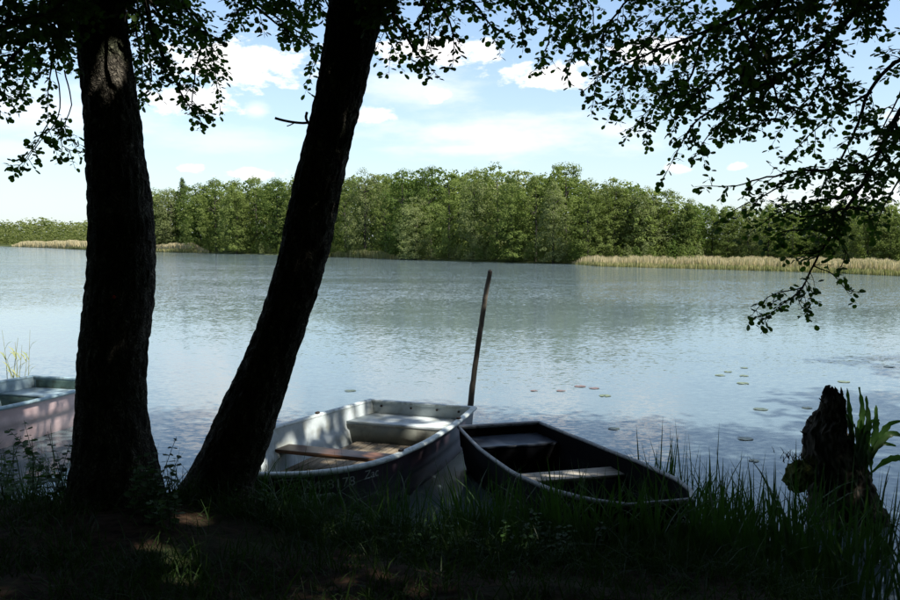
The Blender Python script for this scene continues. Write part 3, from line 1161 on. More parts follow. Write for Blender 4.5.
# snapped twig and stub on the leaning trunk
b = Buf()
tube(b, smooth_path([atY(312, 122, 6.2), atY(303, 123, 6.12), atY(292, 122, 6.08), atY(282, 120, 6.05), atY(275, 118, 6.03)], .02), [.012, .011, .0105, .010, .0095, .009, .008, .007, .006, .005, .004][:11] if False else .009, 7)
tube(b, smooth_path([atY(294, 123, 6.09), atY(290, 125, 6.09), atY(287, 126, 6.08)], .01), .004, 5)
tube(b, smooth_path([atY(309, 124, 6.15), atY(306, 118, 6.1), atY(307, 112, 6.1)], .01), .010, 6)
o = link('snapped_twig', b.mesh('snapped_twig', True), M['twig'], treeB)
inv(treeB, o)


def path_px(pts):
    return [atY(px, py, Y) for px, py, Y in pts]


def top_of(path, z):
    i = int(np.argmin(np.abs(path[:, 2] - z)))
    return tuple(path[i])


A0, A1 = top_of(pathA, 4.4), top_of(pathA, 5.0)
ca = Crown(31)
ca.bough([A0] + path_px([(62, -12, 5.9), (38, 30, 5.8), (10, 62, 5.7), (-15, 78, 5.7)]), .03, .007, .50)
ca.bough([A0] + path_px([(70, -20, 6.4), (55, 40, 6.5), (50, 75, 6.5)]), .022, .006, .42, start=.3)
ca.bough([A1] + path_px([(30, -40, 5.4), (0, 0, 5.3), (-40, 40, 5.2)]), .03, .008, .5)
ca.bough(path_px([(52, 60, 6.5), (58, 100, 6.5), (54, 122, 6.5), (40, 140, 6.5), (28, 158, 6.5)]), .006, .003, .22, start=.62, step=.07)
ca.bough(path_px([(64, 70, 6.6), (70, 105, 6.6), (64, 128, 6.6), (72, 140, 6.6)]), .006, .003, .22, start=.62, step=.06)
ca.bough([A0] + path_px([(136, -14, 6.2), (152, 30, 6.3), (165, 62, 6.3), (178, 90, 6.3), (188, 104, 6.3)]), .03, .005, .36)
ca.bough([A0] + path_px([(150, -30, 6.6), (185, 5, 6.8), (208, 38, 6.9), (214, 64, 6.9)]), .028, .005, .42)
ca.bough([A0] + path_px([(128, 0, 6.4), (140, 50, 6.6), (142, 80, 6.6)]), .015, .004, .28)
ca.bough([A1] + path_px([(190, -50, 6.3), (235, -12, 6.4), (262, 14, 6.5), (290, 32, 6.5)]), .03, .006, .40)
ca.bough([A1] + path_px([(225, -60, 6.0), (270, -22, 6.0), (310, 2, 6.1)]), .026, .006, .40)
ca.bough(path_px([(262, 10, 6.5), (300, 34, 6.6), (316, 56, 6.6), (314, 66, 6.6)]), .008, .003, .24)

ca.bough([A0] + path_px([(72, -10, 5.5), (48, 12, 5.4), (22, 20, 5.3), (-5, 30, 5.3)]), .02, .006, .42)
ca.bough([A0] + path_px([(78, -5, 6.3), (66, 30, 6.6), (34, 66, 6.8), (20, 92, 6.8)]), .016, .005, .34)
ca.bough([A0] + path_px([(140, -8, 5.8), (165, 18, 5.8), (190, 28, 5.8)]), .02, .005, .36)
ca.bough([A0] + path_px([(133, -6, 6.5), (150, 60, 6.7), (150, 88, 6.7), (140, 98, 6.7)]), .012, .004, .26)
ca.bough([A0] + path_px([(160, -20, 6.4), (200, 30, 6.5), (196, 70, 6.5), (192, 100, 6.5)]), .014, .004, .24)
ca.bough(path_px([(56, 112, 6.5), (36, 146, 6.5), (20, 165, 6.5)]), .005, .003, .15, step=.04)
ca.bough(path_px([(62, 118, 6.6), (62, 145, 6.6), (80, 152, 6.6)]), .005, .003, .16, step=.04)

B0, B1 = top_of(pathB, 4.2), top_of(pathB, 4.9)
cb = Crown(32)
cb.bough([B0] + path_px([(386, -10, 5.9), (396, 18, 5.8), (408, 40, 5.8), (420, 56, 5.8)]), .026, .005, .32)
cb.bough([B0] + path_px([(400, -25, 5.6), (440, 5, 5.6), (452, 30, 5.6)]), .024, .005, .30)
cb.bough([B0] + path_px([(420, -32, 5.9), (468, -4, 6.0), (488, 22, 6.1), (500, 30, 6.1)]), .022, .004, .28)
cb.bough([B1] + path_px([(450, -55, 6.4), (520, -16, 6.6), (550, 10, 6.7), (548, 40, 6.7), (545, 50, 6.7)]), .024, .004, .32)
cb.bough([B1] + path_px([(470, -60, 6.2), (555, -22, 6.3), (580, 10, 6.3), (575, 45, 6.3)]), .024, .004, .36)
cb.bough([B1] + path_px([(330, -55, 6.2), (318, -20, 6.3), (330, 10, 6.4)]), .02, .005, .34)

cb.bough([B0] + path_px([(392, -12, 6.2), (384, 20, 6.3), (392, 45, 6.3)]), .016, .004, .26)
cb.bough([B0] + path_px([(410, -30, 6.3), (455, -5, 6.4), (478, 12, 6.4)]), .016, .004, .30)
cb.bough([B1] + path_px([(460, -60, 6.0), (515, -25, 6.0), (530, 5, 6.0), (560, 22, 6.0)]), .018, .004, .32)
cb.bough([B1] + path_px([(345, -60, 6.6), (300, -30, 6.7), (285, 0, 6.8), (300, 25, 6.8)]), .018, .004, .34)

cb.bough([B1] + path_px([(420, -50, 5.9), (480, -30, 5.9), (510, -5, 6.0), (520, 20, 6.0)]), .018, .004, .30)
cb.bough([B1] + path_px([(440, -50, 6.8), (530, -30, 7.0), (585, 0, 7.1), (595, 30, 7.1)]), .02, .004, .34)
cb.bough([B0] + path_px([(388, -18, 5.5), (420, -8, 5.5), (430, 20, 5.5), (428, 42, 5.5)]), .014, .004, .26)
cb.bough([B1] + path_px([(340, -50, 6.0), (300, -25, 5.9), (262, -12, 5.9), (240, 10, 5.9)]), .018, .004, .32)

C1, C2, C3 = (5.62, 5.25, 4.6), (5.6, 5.2, 5.2), (5.6, 5.2, 5.7)
cc = Crown(33)
# the two bare boughs crossing the upper right corner
cc.bough([C1] + path_px([(990, -60, 5.6), (880, 0, 5.7), (835, 44, 5.8), (782, 79, 5.9), (735, 100, 6.0), (700, 118, 6.0), (688, 132, 6.0)]), .055, .006, .46, start=.42)
cc.bough([C1] + path_px([(1010, 10, 5.9), (930, 48, 6.0), (897, 64, 6.0), (872, 92, 6.1), (852, 140, 6.1), (828, 178, 6.1)]), .04, .006, .36, start=.45, step=.13)
# long drooping bough over the lake
cc.bough([C1] + path_px([(1020, 50, 5.6), (930, 85, 5.7), (895, 123, 5.8), (872, 173, 5.8), (852, 207, 5.9), (833, 234, 5.9), (814, 265, 6.0), (803, 287, 6.0), (780, 306, 6.0)]), .045, .004, .30, start=.36, step=.10)
cc.bough(path_px([(872, 173, 5.8), (838, 172, 5.9), (800, 172, 6.0), (765, 178, 6.0), (735, 186, 6.1), (712, 186, 6.1)]), .012, .003, .22, step=.09)
cc.bough(path_px([(833, 234, 5.9), (806, 226, 5.9), (782, 230, 5.9), (772, 238, 5.9)]), .008, .003, .22, step=.09)
cc.bough(path_px([(852, 207, 5.9), (868, 212, 5.8), (872, 222, 5.8)]), .008, .003, .15, step=.1)
cc.bough(path_px([(814, 265, 6.0), (834, 274, 6.0), (846, 290, 6.0)]), .005, .0025, .14, step=.08)
cc.bough(path_px([(806, 282, 6.0), (800, 300, 6.0), (803, 308, 6.0)]), .005, .0025, .14, step=.08)
cc.bough([C2] + path_px([(1000, 20, 6.2), (930, 110, 6.4), (898, 160, 6.5), (880, 190, 6.5)]), .03, .005, .32, start=.5)
cc.bough([C2] + path_px([(1000, -30, 6.4), (930, 20, 6.6), (900, 90, 6.7), (882, 130, 6.7)]), .03, .005, .36, start=.5, step=.14)
# dense mass over the top right
cc.bough([C2] + path_px([(930, -60, 5.4), (820, -15, 5.4), (740, 22, 5.5), (680, 45, 5.6), (630, 62, 5.6)]), .04, .006, .46, start=.4)
cc.bough([C2] + path_px([(900, -70, 6.2), (790, -22, 6.4), (710, 30, 6.6), (690, 80, 6.6), (655, 105, 6.6)]), .04, .006, .5, start=.4)
cc.bough([C3] + path_px([(840, -90, 6.0), (720, -38, 6.0), (640, -8, 6.0), (605, 30, 6.0), (600, 62, 6.0)]), .035, .005, .42, start=.4)
cc.bough([C3] + path_px([(880, -90, 5.2), (800, -28, 5.2), (760, 20, 5.2), (745, 62, 5.2), (742, 95, 5.3)]), .035, .006, .42, start=.4)
cc.bough(path_px([(740, 22, 5.5), (770, 70, 5.6), (778, 110, 5.7), (770, 120, 5.7)]), .012, .004, .34)
cc.bough([C2] + path_px([(920, -45, 5.0), (850, -12, 5.0), (822, 22, 5.0)]), .02, .005, .22, start=.6, step=.2)

# unseen wood added behind and beside the viewer, to keep light off the bank
def shade_wood():
    it = []
    g = np.random.default_rng(77)
    for i in range(46):
        a = g.uniform(R(100), R(262))
        r = g.uniform(8.5, 14)
        it.append((r * math.sin(a) * 1.15, r * math.cos(a) + 1.5, g.uniform(10, 15), g.uniform(1.1, 1.5), int(g.integers(0, 10))))
    for x, y in ((13, 5), (14, 8), (-12, 4), (-13, 7.5), (-11, 1)):
        it.append((x, y, 12.0, 1.2, int(g.integers(0, 5))))
    wood_mass('shade_wood', 'unseen leafy wood added around the viewer to shade the near bank', it, 'leaf', True, keep=6, grow=2.3)


shade_wood()
# fill of the right-hand boughs
cc.bough([C3] + path_px([(860, -80, 6.6), (760, -30, 6.8), (690, 0, 6.9), (650, 40, 6.9), (622, 88, 6.9)]), .03, .005, .46, start=.4)
cc.bough([C3] + path_px([(900, -80, 5.8), (830, -20, 5.8), (780, 30, 5.8), (720, 70, 5.8), (690, 100, 5.8)]), .03, .005, .46, start=.4)
cc.bough(path_px([(782, 79, 5.9), (745, 112, 6.1), (720, 122, 6.2), (705, 140, 6.2)]), .010, .004, .26)
cc.bough(path_px([(835, 44, 5.8), (815, 90, 6.0), (790, 118, 6.1)]), .010, .004, .30)
cc.bough(path_px([(872, 92, 6.1), (840, 110, 6.2), (815, 130, 6.3), (800, 145, 6.3)]), .010, .004, .26)
cc.bough(path_px([(895, 123, 5.8), (880, 150, 5.6), (850, 165, 5.5), (820, 170, 5.5)]), .010, .004, .28)
cc.bough(path_px([(872, 173, 5.8), (850, 192, 6.0), (815, 198, 6.1), (780, 212, 6.2), (762, 224, 6.2)]), .010, .003, .26)
cc.bough(path_px([(852, 207, 5.9), (830, 212, 5.7), (800, 216, 5.7), (778, 206, 5.7)]), .009, .003, .26)
cc.bough(path_px([(895, 123, 5.8), (905, 160, 5.9), (890, 195, 6.0), (880, 215, 6.0)]), .012, .004, .26)
cc.bough(path_px([(800, 172, 6.0), (775, 190, 6.1), (745, 205, 6.1), (728, 215, 6.1)]), .007, .003, .18)
cc.bough(path_px([(833, 234, 5.9), (822, 250, 5.8), (798, 254, 5.8)]), .007, .003, .20)
cc.bough(path_px([(803, 287, 6.0), (785, 290, 6.0), (768, 296, 6.0), (756, 310, 6.0)]), .005, .0025, .13, step=.045)
cc.bough(path_px([(833, 234, 5.9), (845, 252, 5.9), (842, 265, 5.9)]), .006, .003, .16)
# upper crowns, above the picture: they keep the bank in shade
ca.cloud((-2.6, 5.6, 9.4), (3.4, 3.6, 2.6), 120, 130, .12, [topA[0][0], topA[1][0]])
cb.cloud((.8, 5.4, 9.6), (3.8, 3.6, 2.6), 150, 140, .12, [topB[0][0], topB[1][0]])
cb.cloud((1.0, .5, 8.0), (5.0, 3.4, 1.8), 160, 150, .12, [topB[0][0], topB[1][0]])
cb.cloud((1.6, 3.2, 8.3), (3.4, 2.6, 1.3), 140, 150, .12, [topB[0][0], topB[1][0]])
cc.cloud((5.8, 4.6, 9.0), (4.4, 4.4, 3.0), 210, 150, .12, [pc[3], pc[4], pc[5]])
cc.cloud((9.5, 2.4, 9.0), (4.2, 5.0, 3.4), 210, 150, .12, [pc[3], pc[4]])
ca.cloud((-4.0, 1.5, 8.2), (4.0, 3.6, 1.8), 100, 150, .12, [topA[0][0]])


for t_, cr_ in ((treeA, ca), (treeB, cb), (treeC, cc)):
    cr_.build(t_)
    for ch in t_.children:
        if ch.name.startswith(('crown', 'boughs')):
            inv(t_, ch)


# ------------------------------------------------------------------ boats
class Boat:
    """local axes: x from transom to bow, y to port, z up from the waterline"""

    def __init__(self, L, beams, gun0, gun1, rake=.28, draft=.12):
        self.L, self.rake, self.draft = L, rake, draft
        self.bt = np.array([b_[0] for b_ in beams])
        self.bb = np.array([b_[1] for b_ in beams])
        self.gun0, self.gun1 = gun0, gun1
        n = 60
        t_ = np.linspace(0, 1, n)
        self.t = 1 - (1 - t_) ** 1.6
        # smooth beam curve
        fine = np.linspace(0, 1, 400)
        v = np.interp(fine, self.bt, self.bb)
        k = np.ones(25) / 25
        vp = np.concatenate([np.full(12, v[0]) + (v[0] - v[12:0:-1]), v, 2 * v[-1] - v[-2:-14:-1]])
        v = np.convolve(vp, k, 'valid')
        self.beam = lambda tt: np.interp(tt, fine, v)

    def zg(self, t_):
        return self.gun0 + (self.gun1 - self.gun0) * t_ ** 2.2

    def point(self, t_, q, off=0.0):
        """q 0 gunwale .. 1 bottom edge; off = inward offset"""
        b_ = max(0.0, self.beam(t_))
        zg = self.zg(t_)
        zb = -self.draft + .16 * t_ ** 5
        z = zg + (zb - zg) * q
        f = np.interp(q, [0, .36, .40, .75, 1.0], [1.0, .965, .92, .85, .72])
        end = .02 if t_ > .985 else 0
        y = max(0.0, b_ * f - off)
        x = t_ * self.L - self.rake * q * t_ ** 5 * 1.0
        if off:
            x = min(x, self.L - off * 1.6 - self.rake * q * t_ ** 5)
            x = max(x, off)
        return x, y, z

    def shell(self, name, off, q1, mat, parent, closed_stern, floor_z=None):
        qs = [0, .12, .24, .36, .40, .55, .70, .85, q1] if q1 > .9 else [0, .12, .24, .36, .40, .5, .6, q1]
        buf = Buf()
        n, k = len(self.t), len(qs)
        V = []
        for t_ in self.t:
            row = [self.point(t_, q, off) for q in qs]
            sec = [(x, y, z) for x, y, z in row] + [(x, -y, z) for x, y, z in reversed(row)]
            V.append(sec)
        V = np.array(V)
        m = 2 * k
        i, j = np.meshgrid(np.arange(n - 1), np.arange(m - 1), indexing='ij')
        Q = np.stack([i * m + j, i * m + j + 1, (i + 1) * m + j + 1, (i + 1) * m + j], -1).reshape(-1, 4)
        buf.add(V.reshape(-1, 3), Q)
        # transom plate
        sec = V[0]
        TQ = [(j, j + 1, m - 2 - j, m - 1 - j) for j in range(k - 1)]
        buf.add(sec, TQ)
        buf.add(V[-1], TQ)              # blunt stem
        me = buf.mesh(name, False)
        o = link(name, me, mat, parent)
        return o

    def rim(self, parent, mat, w=.055, h=.045, out=.02, stern=True, name='gunwale', lift=.004):
        """rounded edge strip round the boat"""
        loop = []
        for t_ in self.t:
            x, y, z = self.point(t_, 0)
            loop.append((x, y + out * .2, z))
        half = np.array(loop)
        full = np.concatenate([half, half[::-1][1:] * np.array([1, -1, 1])])
        prof = [(math.cos(a) * w / 2 * (1 if abs(math.cos(a)) > .5 else 1), math.sin(a) * h / 2) for a in np.linspace(0, 2 * math.pi, 10, endpoint=False)]
        T = unit(np.gradient(full, axis=0))
        O = unit(np.cross(T, np.array([0, 0, 1.0])))
        V = np.array([[full[i] + O[i] * p[0] + np.array([0, 0, p[1] + lift]) for p in prof] for i in range(len(full))])
        n, m = len(full), len(prof)
        i, j = np.meshgrid(np.arange(n - 1), np.arange(m), indexing='ij')
        k = (j + 1) % m
        Q = np.stack([i * m + j, i * m + k, (i + 1) * m + k, (i + 1) * m + j], -1).reshape(-1, 4)
        b_ = Buf()
        b_.add(V.reshape(-1, 3), Q)
        o = link(name, b_.mesh(name, True), mat, parent)
        if stern:
            b0 = float(self.beam(0)) + .01
            me = box_mesh('transom_cap', -.035, .035, -b0, b0, self.gun0 - .02, self.gun0 + .022, .012)
            link('transom_cap', me, mat, parent)
        return o

    def inner_y(self, x, z, off=.03):
        t_ = min(1, max(0, x / self.L))
        zg, zb = self.zg(t_), -self.draft + .16 * t_ ** 5
        q = (zg - z) / (zg - zb)
        return self.point(t_, q, off)[1]

    def slab(self, name, x0, x1, z0, z1, mat, parent, margin=.0, n=12, ends=True):
        """board or box that follows the inner sides between x0 and x1"""
        V, Q = [], []
        xs = np.linspace(x0, x1, n)
        for x in xs:
            for z in (z0, z1):
                y = max(.01, self.inner_y(x, z) - margin)
                V += [(x, -y, z), (x, y, z)]
        for i in range(n - 1):
            a, c = i * 4, (i + 1) * 4
            Q += [(a + 2, a + 3, c + 3, c + 2), (a, c, c + 1, a + 1), (a, a + 2, c + 2, c), (a + 1, c + 1, c + 3, a + 3)]
        e = (n - 1) * 4
        Q += [(0, 1, 3, 2), (e, e + 2, e + 3, e + 1)]
        return link(name, mesh_np(name, V, Q), mat, parent)


def place_boat(root, stern, axis):
    root.location = (stern[0], stern[1], 0)
    root.rotation_euler = (0, 0, math.atan2(axis[1], axis[0]))


def floor_boards(bt, parent, x0, x1, z, w, gap, mat):
    y = -.9
    while y < .9:
        lo, hi = y, y + w
        ye = max(abs(lo), abs(hi))
        xs = [x for x in np.linspace(x0, x1, 60) if bt.inner_y(x, z) > ye + .01]
        if len(xs) > 6:
            me = box_mesh('floor_board', xs[0], xs[-1], lo, hi, z - .012, z + .010 + random.uniform(-.003, .003), .003)
            link('floor_board', me, mat, parent)
        y += w + gap


# grey rowing boat in the middle
BM = Boat(3.78, [(0, .68), (.25, .80), (.5, .87), (.7, .86), (.8, .80), (.88, .69), (.93, .56), (.97, .41), (.99, .29), (1, .18)], .50, .60)
mid_boat = empty('rowing_boat')
place_boat(mid_boat, MID_STERN, MID_AXIS)
tag(mid_boat, 'grey rowing boat with brown plank seat and slatted floor beside leaning trunk', 'boat', 'boats moored at the bank')
hull = BM.shell('hull', 0, 1.0, M['hull_pink_shaded'], mid_boat, True)
inner = BM.shell('inner_shell', .028, .78, M['inner_grey'], mid_boat, True)
BM.rim(mid_boat, M['rim_grey'], w=.075, h=.05)
BM.slab('floor', .03, 3.55, .06, .10, M['inner_grey'], mid_boat)
floor_boards(BM, mid_boat, .62, 3.35, .125, .098, .014, M['board'])
seat = BM.slab('stern_seat', .035, .60, .325, .36, M['inner_grey'], mid_boat)
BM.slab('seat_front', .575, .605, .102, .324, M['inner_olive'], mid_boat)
BM.slab('thwart', 1.72, 1.98, .285, .322, M['thwart'], mid_boat, margin=-.012)
BM.slab('bow_seat', 3.12, 3.55, .36, .39, M['inner_grey'], mid_boat)
for yy in (-.52, -.12, .22, .5):
    link('bolt', box_mesh('bolt', .03, .05, yy - .012, yy + .012, .44, .464, .004), M['rust'], mid_boat)
for xx, sg in ((.78, 1), (2.5, 1), (1.1, -1)):
    x_, y_, z_ = BM.point(xx / BM.L, 0)
    link('oarlock', box_mesh('oarlock', xx - .03, xx + .03, sg * y_ - .018, sg * y_ + .018, z_ + .024, z_ + .05, .006), M['rust'], mid_boat)


def lettering(boat, parent, text, a0, drop, size, shear, name):
    """paint letters on the port bow, reading from the bow towards the stern"""
    cu = bpy.data.curves.new(name, 'FONT')
    cu.body = text
    cu.size = size
    cu.shear = shear
    cu.resolution_u = 3
    ob = bpy.data.objects.new(name, cu)
    COL.objects.link(ob)
    dg = bpy.context.evaluated_depsgraph_get()
    me = bpy.data.meshes.new_from_object(ob.evaluated_get(dg))
    bpy.data.objects.remove(ob)
    bm = bmesh.new()
    bm.from_mesh(me)
    bmesh.ops.triangulate(bm, faces=bm.faces[:])
    bmesh.ops.subdivide_edges(bm, edges=[e for e in bm.edges if e.calc_length() > size * .25], cuts=2)
    tt = np.linspace(1, 0, 500)
    for v in bm.verts:
        dz = drop - v.co.y
        q = dz / .7
        pts = arc_cache.setdefault(round(q, 2), np.array([boat.point(t_, q) for t_ in tt]))
        cum = np.concatenate([[0], np.cumsum(np.linalg.norm(np.diff(pts, axis=0), axis=1))])
        a = a0 + v.co.x
        p = np.array([np.interp(a, cum, pts[:, k]) for k in range(3)])
        p2 = np.array([np.interp(a + .02, cum, pts[:, k]) for k in range(3)])
        tdir = unit(p2 - p)
        nrm = np.array([-tdir[1], tdir[0], 0])
        if nrm[1] < 0:
            nrm = -nrm
        v.co = Vector(p + nrm * .006)
    bm.to_mesh(me)
    bm.free()
    me.materials.clear()
    return link(name, me, M['letter'], parent)


arc_cache = {}
lettering(BM, hull, 'UM-8178', .26, .175, .145, .15, 'registration_lettering')
lettering(BM, hull, 'Zac', .92, .14, .13, .3, 'script_lettering')

# dark punt on the right
BD = Boat(3.5, [(0, .46), (.3, .56), (.6, .60), (.8, .54), (.92, .42), (1, .24)], .47, .62, rake=.35, draft=.1)
punt = empty('rowing_boat')
place_boat(punt, PUNT_STERN, PUNT_AXIS)
tag(punt, 'black tarred rowing boat with pale worn plank seat among the tall grass', 'boat', 'boats moored at the bank')
BD.shell('hull', 0, 1.0, M['tar'], punt, True)
BD.shell('inner_shell', .025, .82, M['tar_in'], punt, True)
BD.rim(punt, M['rim_sky_tint'], w=.035, h=.04)
BD.slab('floor', .03, 3.2, .03, .05, M['tar_in'], punt)
BD.slab('stern_seat', .03, .55, .34, .37, M['tar_sky_tint'], punt)
BD.slab('seat_front', .525, .55, .052, .338, M['tar_in'], punt)
BD.slab('thwart', 1.62, 1.90, .34, .375, M['greywood'], punt, margin=-.01)
BD.slab('bow_plank', 2.95, 3.25, .40, .425, M['tar_in'], punt)

# pink boat, far left
BL = Boat(3.9, [(0, .68), (.25, .80), (.5, .87), (.7, .85), (.82, .74), (.91, .55), (.97, .32), (1, .10)], .50, .58)
pink = empty('rowing_boat')
place_boat(pink, (-5.45, 12.5), (-.30, -.954))
tag(pink, 'faded pink rowing boat with blue inside, partly behind the left trunk', 'boat', 'boats moored at the bank')
BL.shell('hull', 0, 1.0, M['hull_pink'], pink, True)
BL.shell('inner_shell', .028, .78, M['inner_blue'], pink, True)
BL.rim(pink, M['rim_blue'], w=.075, h=.05)
BL.slab('floor', .03, 3.6, .035, .06, M['inner_green'], pink)
BL.slab('stern_seat', .035, .62, .33, .36, M['inner_blue'], pink)
BL.slab('seat_front', .60, .63, .062, .328, M['inner_green'], pink)
BL.slab('thwart', 1.75, 2.0, .345, .38, M['thwart'], pink, margin=-.012)
link('transom_lining', box_mesh('transom_lining', .03, .045, -.6, .6, .362, .472, .003), M['inner_green'], pink)

# ------------------------------------------------------------------ mooring pole
b = Buf()
pp = smooth_path([atY(467.5, 455, 10.9), atY(470.5, 407, 10.9), atY(476, 360, 10.9), atY(482, 320, 10.88), atY(486.5, 290, 10.86), atY(490, 271, 10.85)], .06)
pp[0][2] = -.5
g_ = np.random.default_rng(5)
tube(b, pp + g_.normal(size=pp.shape) * .002, np.linspace(.042, .029, len(pp)) * g_.uniform(.95, 1.06, len(pp)), 12)
tip = pp[-1]
ringv = b.V[-1][-12:]
b.add(np.vstack([ringv, tip + np.array([.004, 0, .022])]), [(i, (i + 1) % 12, 12, 12) for i in range(12)])
V_, Q_ = b.arrays()
me = bpy.data.meshes.new('mooring_pole')
me.from_pydata(V_.tolist(), [], [tuple(dict.fromkeys(q)) for q in Q_.tolist()])
me.update()
pole = link('mooring_pole', me, M['pole'])
tag(pole, 'thin weathered wooden pole leaning out of the water behind grey boat', 'pole')

# ------------------------------------------------------------------ stump with dock plant
SY = 7.7
stump = empty('tree_stump', tuple(atY(838, 505, SY)))
tag(stump, 'jagged rotten tree stump at the water edge on the right', 'stump')
SIL_S = [(525, 806, 886), (505, 808, 878), (485, 808, 870), (465, 806, 861), (450, 804, 854), (436, 804, 849), (424, 812, 847), (412, 819, 845), (402, 822, 844), (395, 825, 841), (389, 829, 838)]
o, ps, rs = bark_trunk('wood', SIL_S, SY, SY, stump, 8.8, M['stump'], roots=False, seg=110, rings=130, amp=.032, base_flare=.2)
V_ = o.data.vertices
for v in V_:
    v.co.x += .028 * noise.noise((v.co.z * 9, v.co.y * 3, 2)) + .014 * noise.noise((v.co.x * 14, v.co.z * 16, 5))
    v.co.z += .05 * noise.noise((v.co.x * 16, v.co.y * 16, 1)) * (1 if v.co.z > .6 else .3)
inv(stump, o)
bm = bmesh.new()
bmesh.ops.create_icosphere(bm, subdivisions=4, radius=1)
ce_ = atY(799, 476, 7.55)
for v in bm.verts:
    d = 1 + .3 * noise.noise(v.co * 2.2) + .16 * noise.noise(v.co * 6) + .07 * noise.noise(v.co * 15)
    v.co = Vector((v.co.x * .115 * d, v.co.y * .14 * d, v.co.z * .13 * d + .02 * v.co.x)) + ce_
me = bpy.data.meshes.new('mossy_root')
bm.to_mesh(me)
bm.free()
o = link('mossy_root', me, M['moss'], stump)
inv(stump, o)
b = Buf()
for i in range(60):
    g = rng.normal(size=3)
    p = np.array(ce_) + np.array([.08 * g[0], .10 * g[1], .13])
    tube(b, np.array([p, p + [.01 * g[2], 0, .03], p + [.03 * g[2], .01, .06]]), [.004, .003, .001], 4)
o = tag(link('moss_tuft', b.mesh('moss_tuft'), M['moss'], stump), kind='stuff')
inv(stump, o)
# splinters on the broken edge
for (px, py, ex, ey) in ((822, 402, 819, 398), (812, 424, 807, 420), (806, 434, 800, 431), (838, 392, 841, 387)):
    b = Buf()
    p0, p1 = np.array(atY(px + 4, py + 3, SY)), np.array(atY(ex, ey, SY - .02))
    tube(b, np.array([p0, (p0 + p1) / 2, p1]), [.016, .012, .003], 5)
    o = link('splinter', b.mesh('splinter'), M['stump'], stump)
    inv(stump, o)


def strap_leaf(name, pts, w, mat, parent, wav=.02, seed=0):
    """broad wavy leaf along pts"""
    P = smooth_path(pts, .03)
    n = len(P)
    T = unit(np.gradient(P, axis=0))
    side = unit(np.cross(T, np.array([.15, -1.0, .25])))
    nor = np.cross(side, T)
    s = np.linspace(0, 1, n)
    prof = w * np.clip(np.sin(math.pi * np.clip((s - .16) / .85, 0, 1)) ** 1.1, .0, 1) + .006
    V, Q = [], []
    for i in range(n):
        k = wav * math.sin(i * 1.7 + seed)
        for u in (-1, -.5, 0, .5, 1):
            V.append(P[i] + side[i] * prof[i] * u * (1 + .16 * math.sin(i * 2.9 + seed + 2 * u)) + nor[i] * (abs(u) * .25 * prof[i] + k * abs(u) * (1 if u > 0 else -1)))
    for i in range(n - 1):
        for j in range(4):
            a = i * 5 + j
            Q.append((a, a + 1, a + 6, a + 5))
    o = link(name, mesh_np(name, V, Q, True), mat, parent)
    inv(parent, o)
    return o


DY = 7.55
dock = empty('dock_plant', tuple(atY(864, 478, DY)))
tag(dock, 'broad leaved green dock plant growing behind the stump', 'plant')
DL = [([(862, 478), (852, 440), (849, 410), (847, 388)], .030), ([(862, 478), (858, 440), (862, 412), (859, 387)], .036), ([(862, 476), (866, 442), (868, 424), (866, 396)], .034),
      ([(863, 474), (872, 450), (875, 430), (876, 405)], .038), ([(864, 474), (878, 440), (890, 424), (903, 421)], .036), ([(864, 476), (876, 448), (890, 434), (906, 437)], .034),
      ([(864, 478), (868, 458), (880, 444), (896, 446)], .028), ([(860, 478), (850, 452), (851, 430), (846, 414)], .036), ([(862, 478), (858, 456), (858, 440), (854, 424)], .034),
      ([(866, 478), (884, 462), (898, 458), (915, 462)], .03)]
gd = np.random.default_rng(61)
for i in range(9):
    x0, y0 = gd.uniform(852, 872), gd.uniform(466, 482)
    dx, dy = gd.uniform(-14, 26), -gd.uniform(22, 52)
    DL.append(([(x0, y0), (x0 + dx * .3, y0 + dy * .5), (x0 + dx * .7, y0 + dy * .85), (x0 + dx * 1.15, y0 + dy + gd.uniform(-4, 6))], gd.uniform(.018, .03)))
for i, (pts, w) in enumerate(DL):
    strap_leaf('leaf', [atY(px, py, DY + .04 * math.sin(i * 2.1) + .012 * k * math.cos(i * 1.3)) for k, (px, py) in enumerate(pts)], w * .74, M['dock'], dock, .007, i)

# ------------------------------------------------------------------ lily pads
def lily_pad(px, py, w, mat, label, group, rz=0.0):
    p = atZ(px, py, 0)
    r = w * .8 / 2 / 875.0 * p.y
    V, F_ = [(0, 0, .004)], []
    n = 22
    for i in range(n + 1):
        a = math.radians(14) + (2 * math.pi - math.radians(28)) * i / n
        k = 1 + .05 * math.sin(3 * a + px)
        V.append((math.cos(a) * r * k, math.sin(a) * r * k * .92, .004 + .002 * math.sin(4 * a + px)))
    F_ = [(0, i, i + 1) for i in range(1, n + 1)]
    me_ = bpy.data.meshes.new('lily_pad')
    me_.from_pydata(V, [], F_)
    me_.update()
    o_ = link('lily_pad', me_, mat)
    o_.location = (p.x, p.y, .004)
    o_.rotation_euler = (0, 0, rz)
    tag(o_, label, 'lily pad', group)


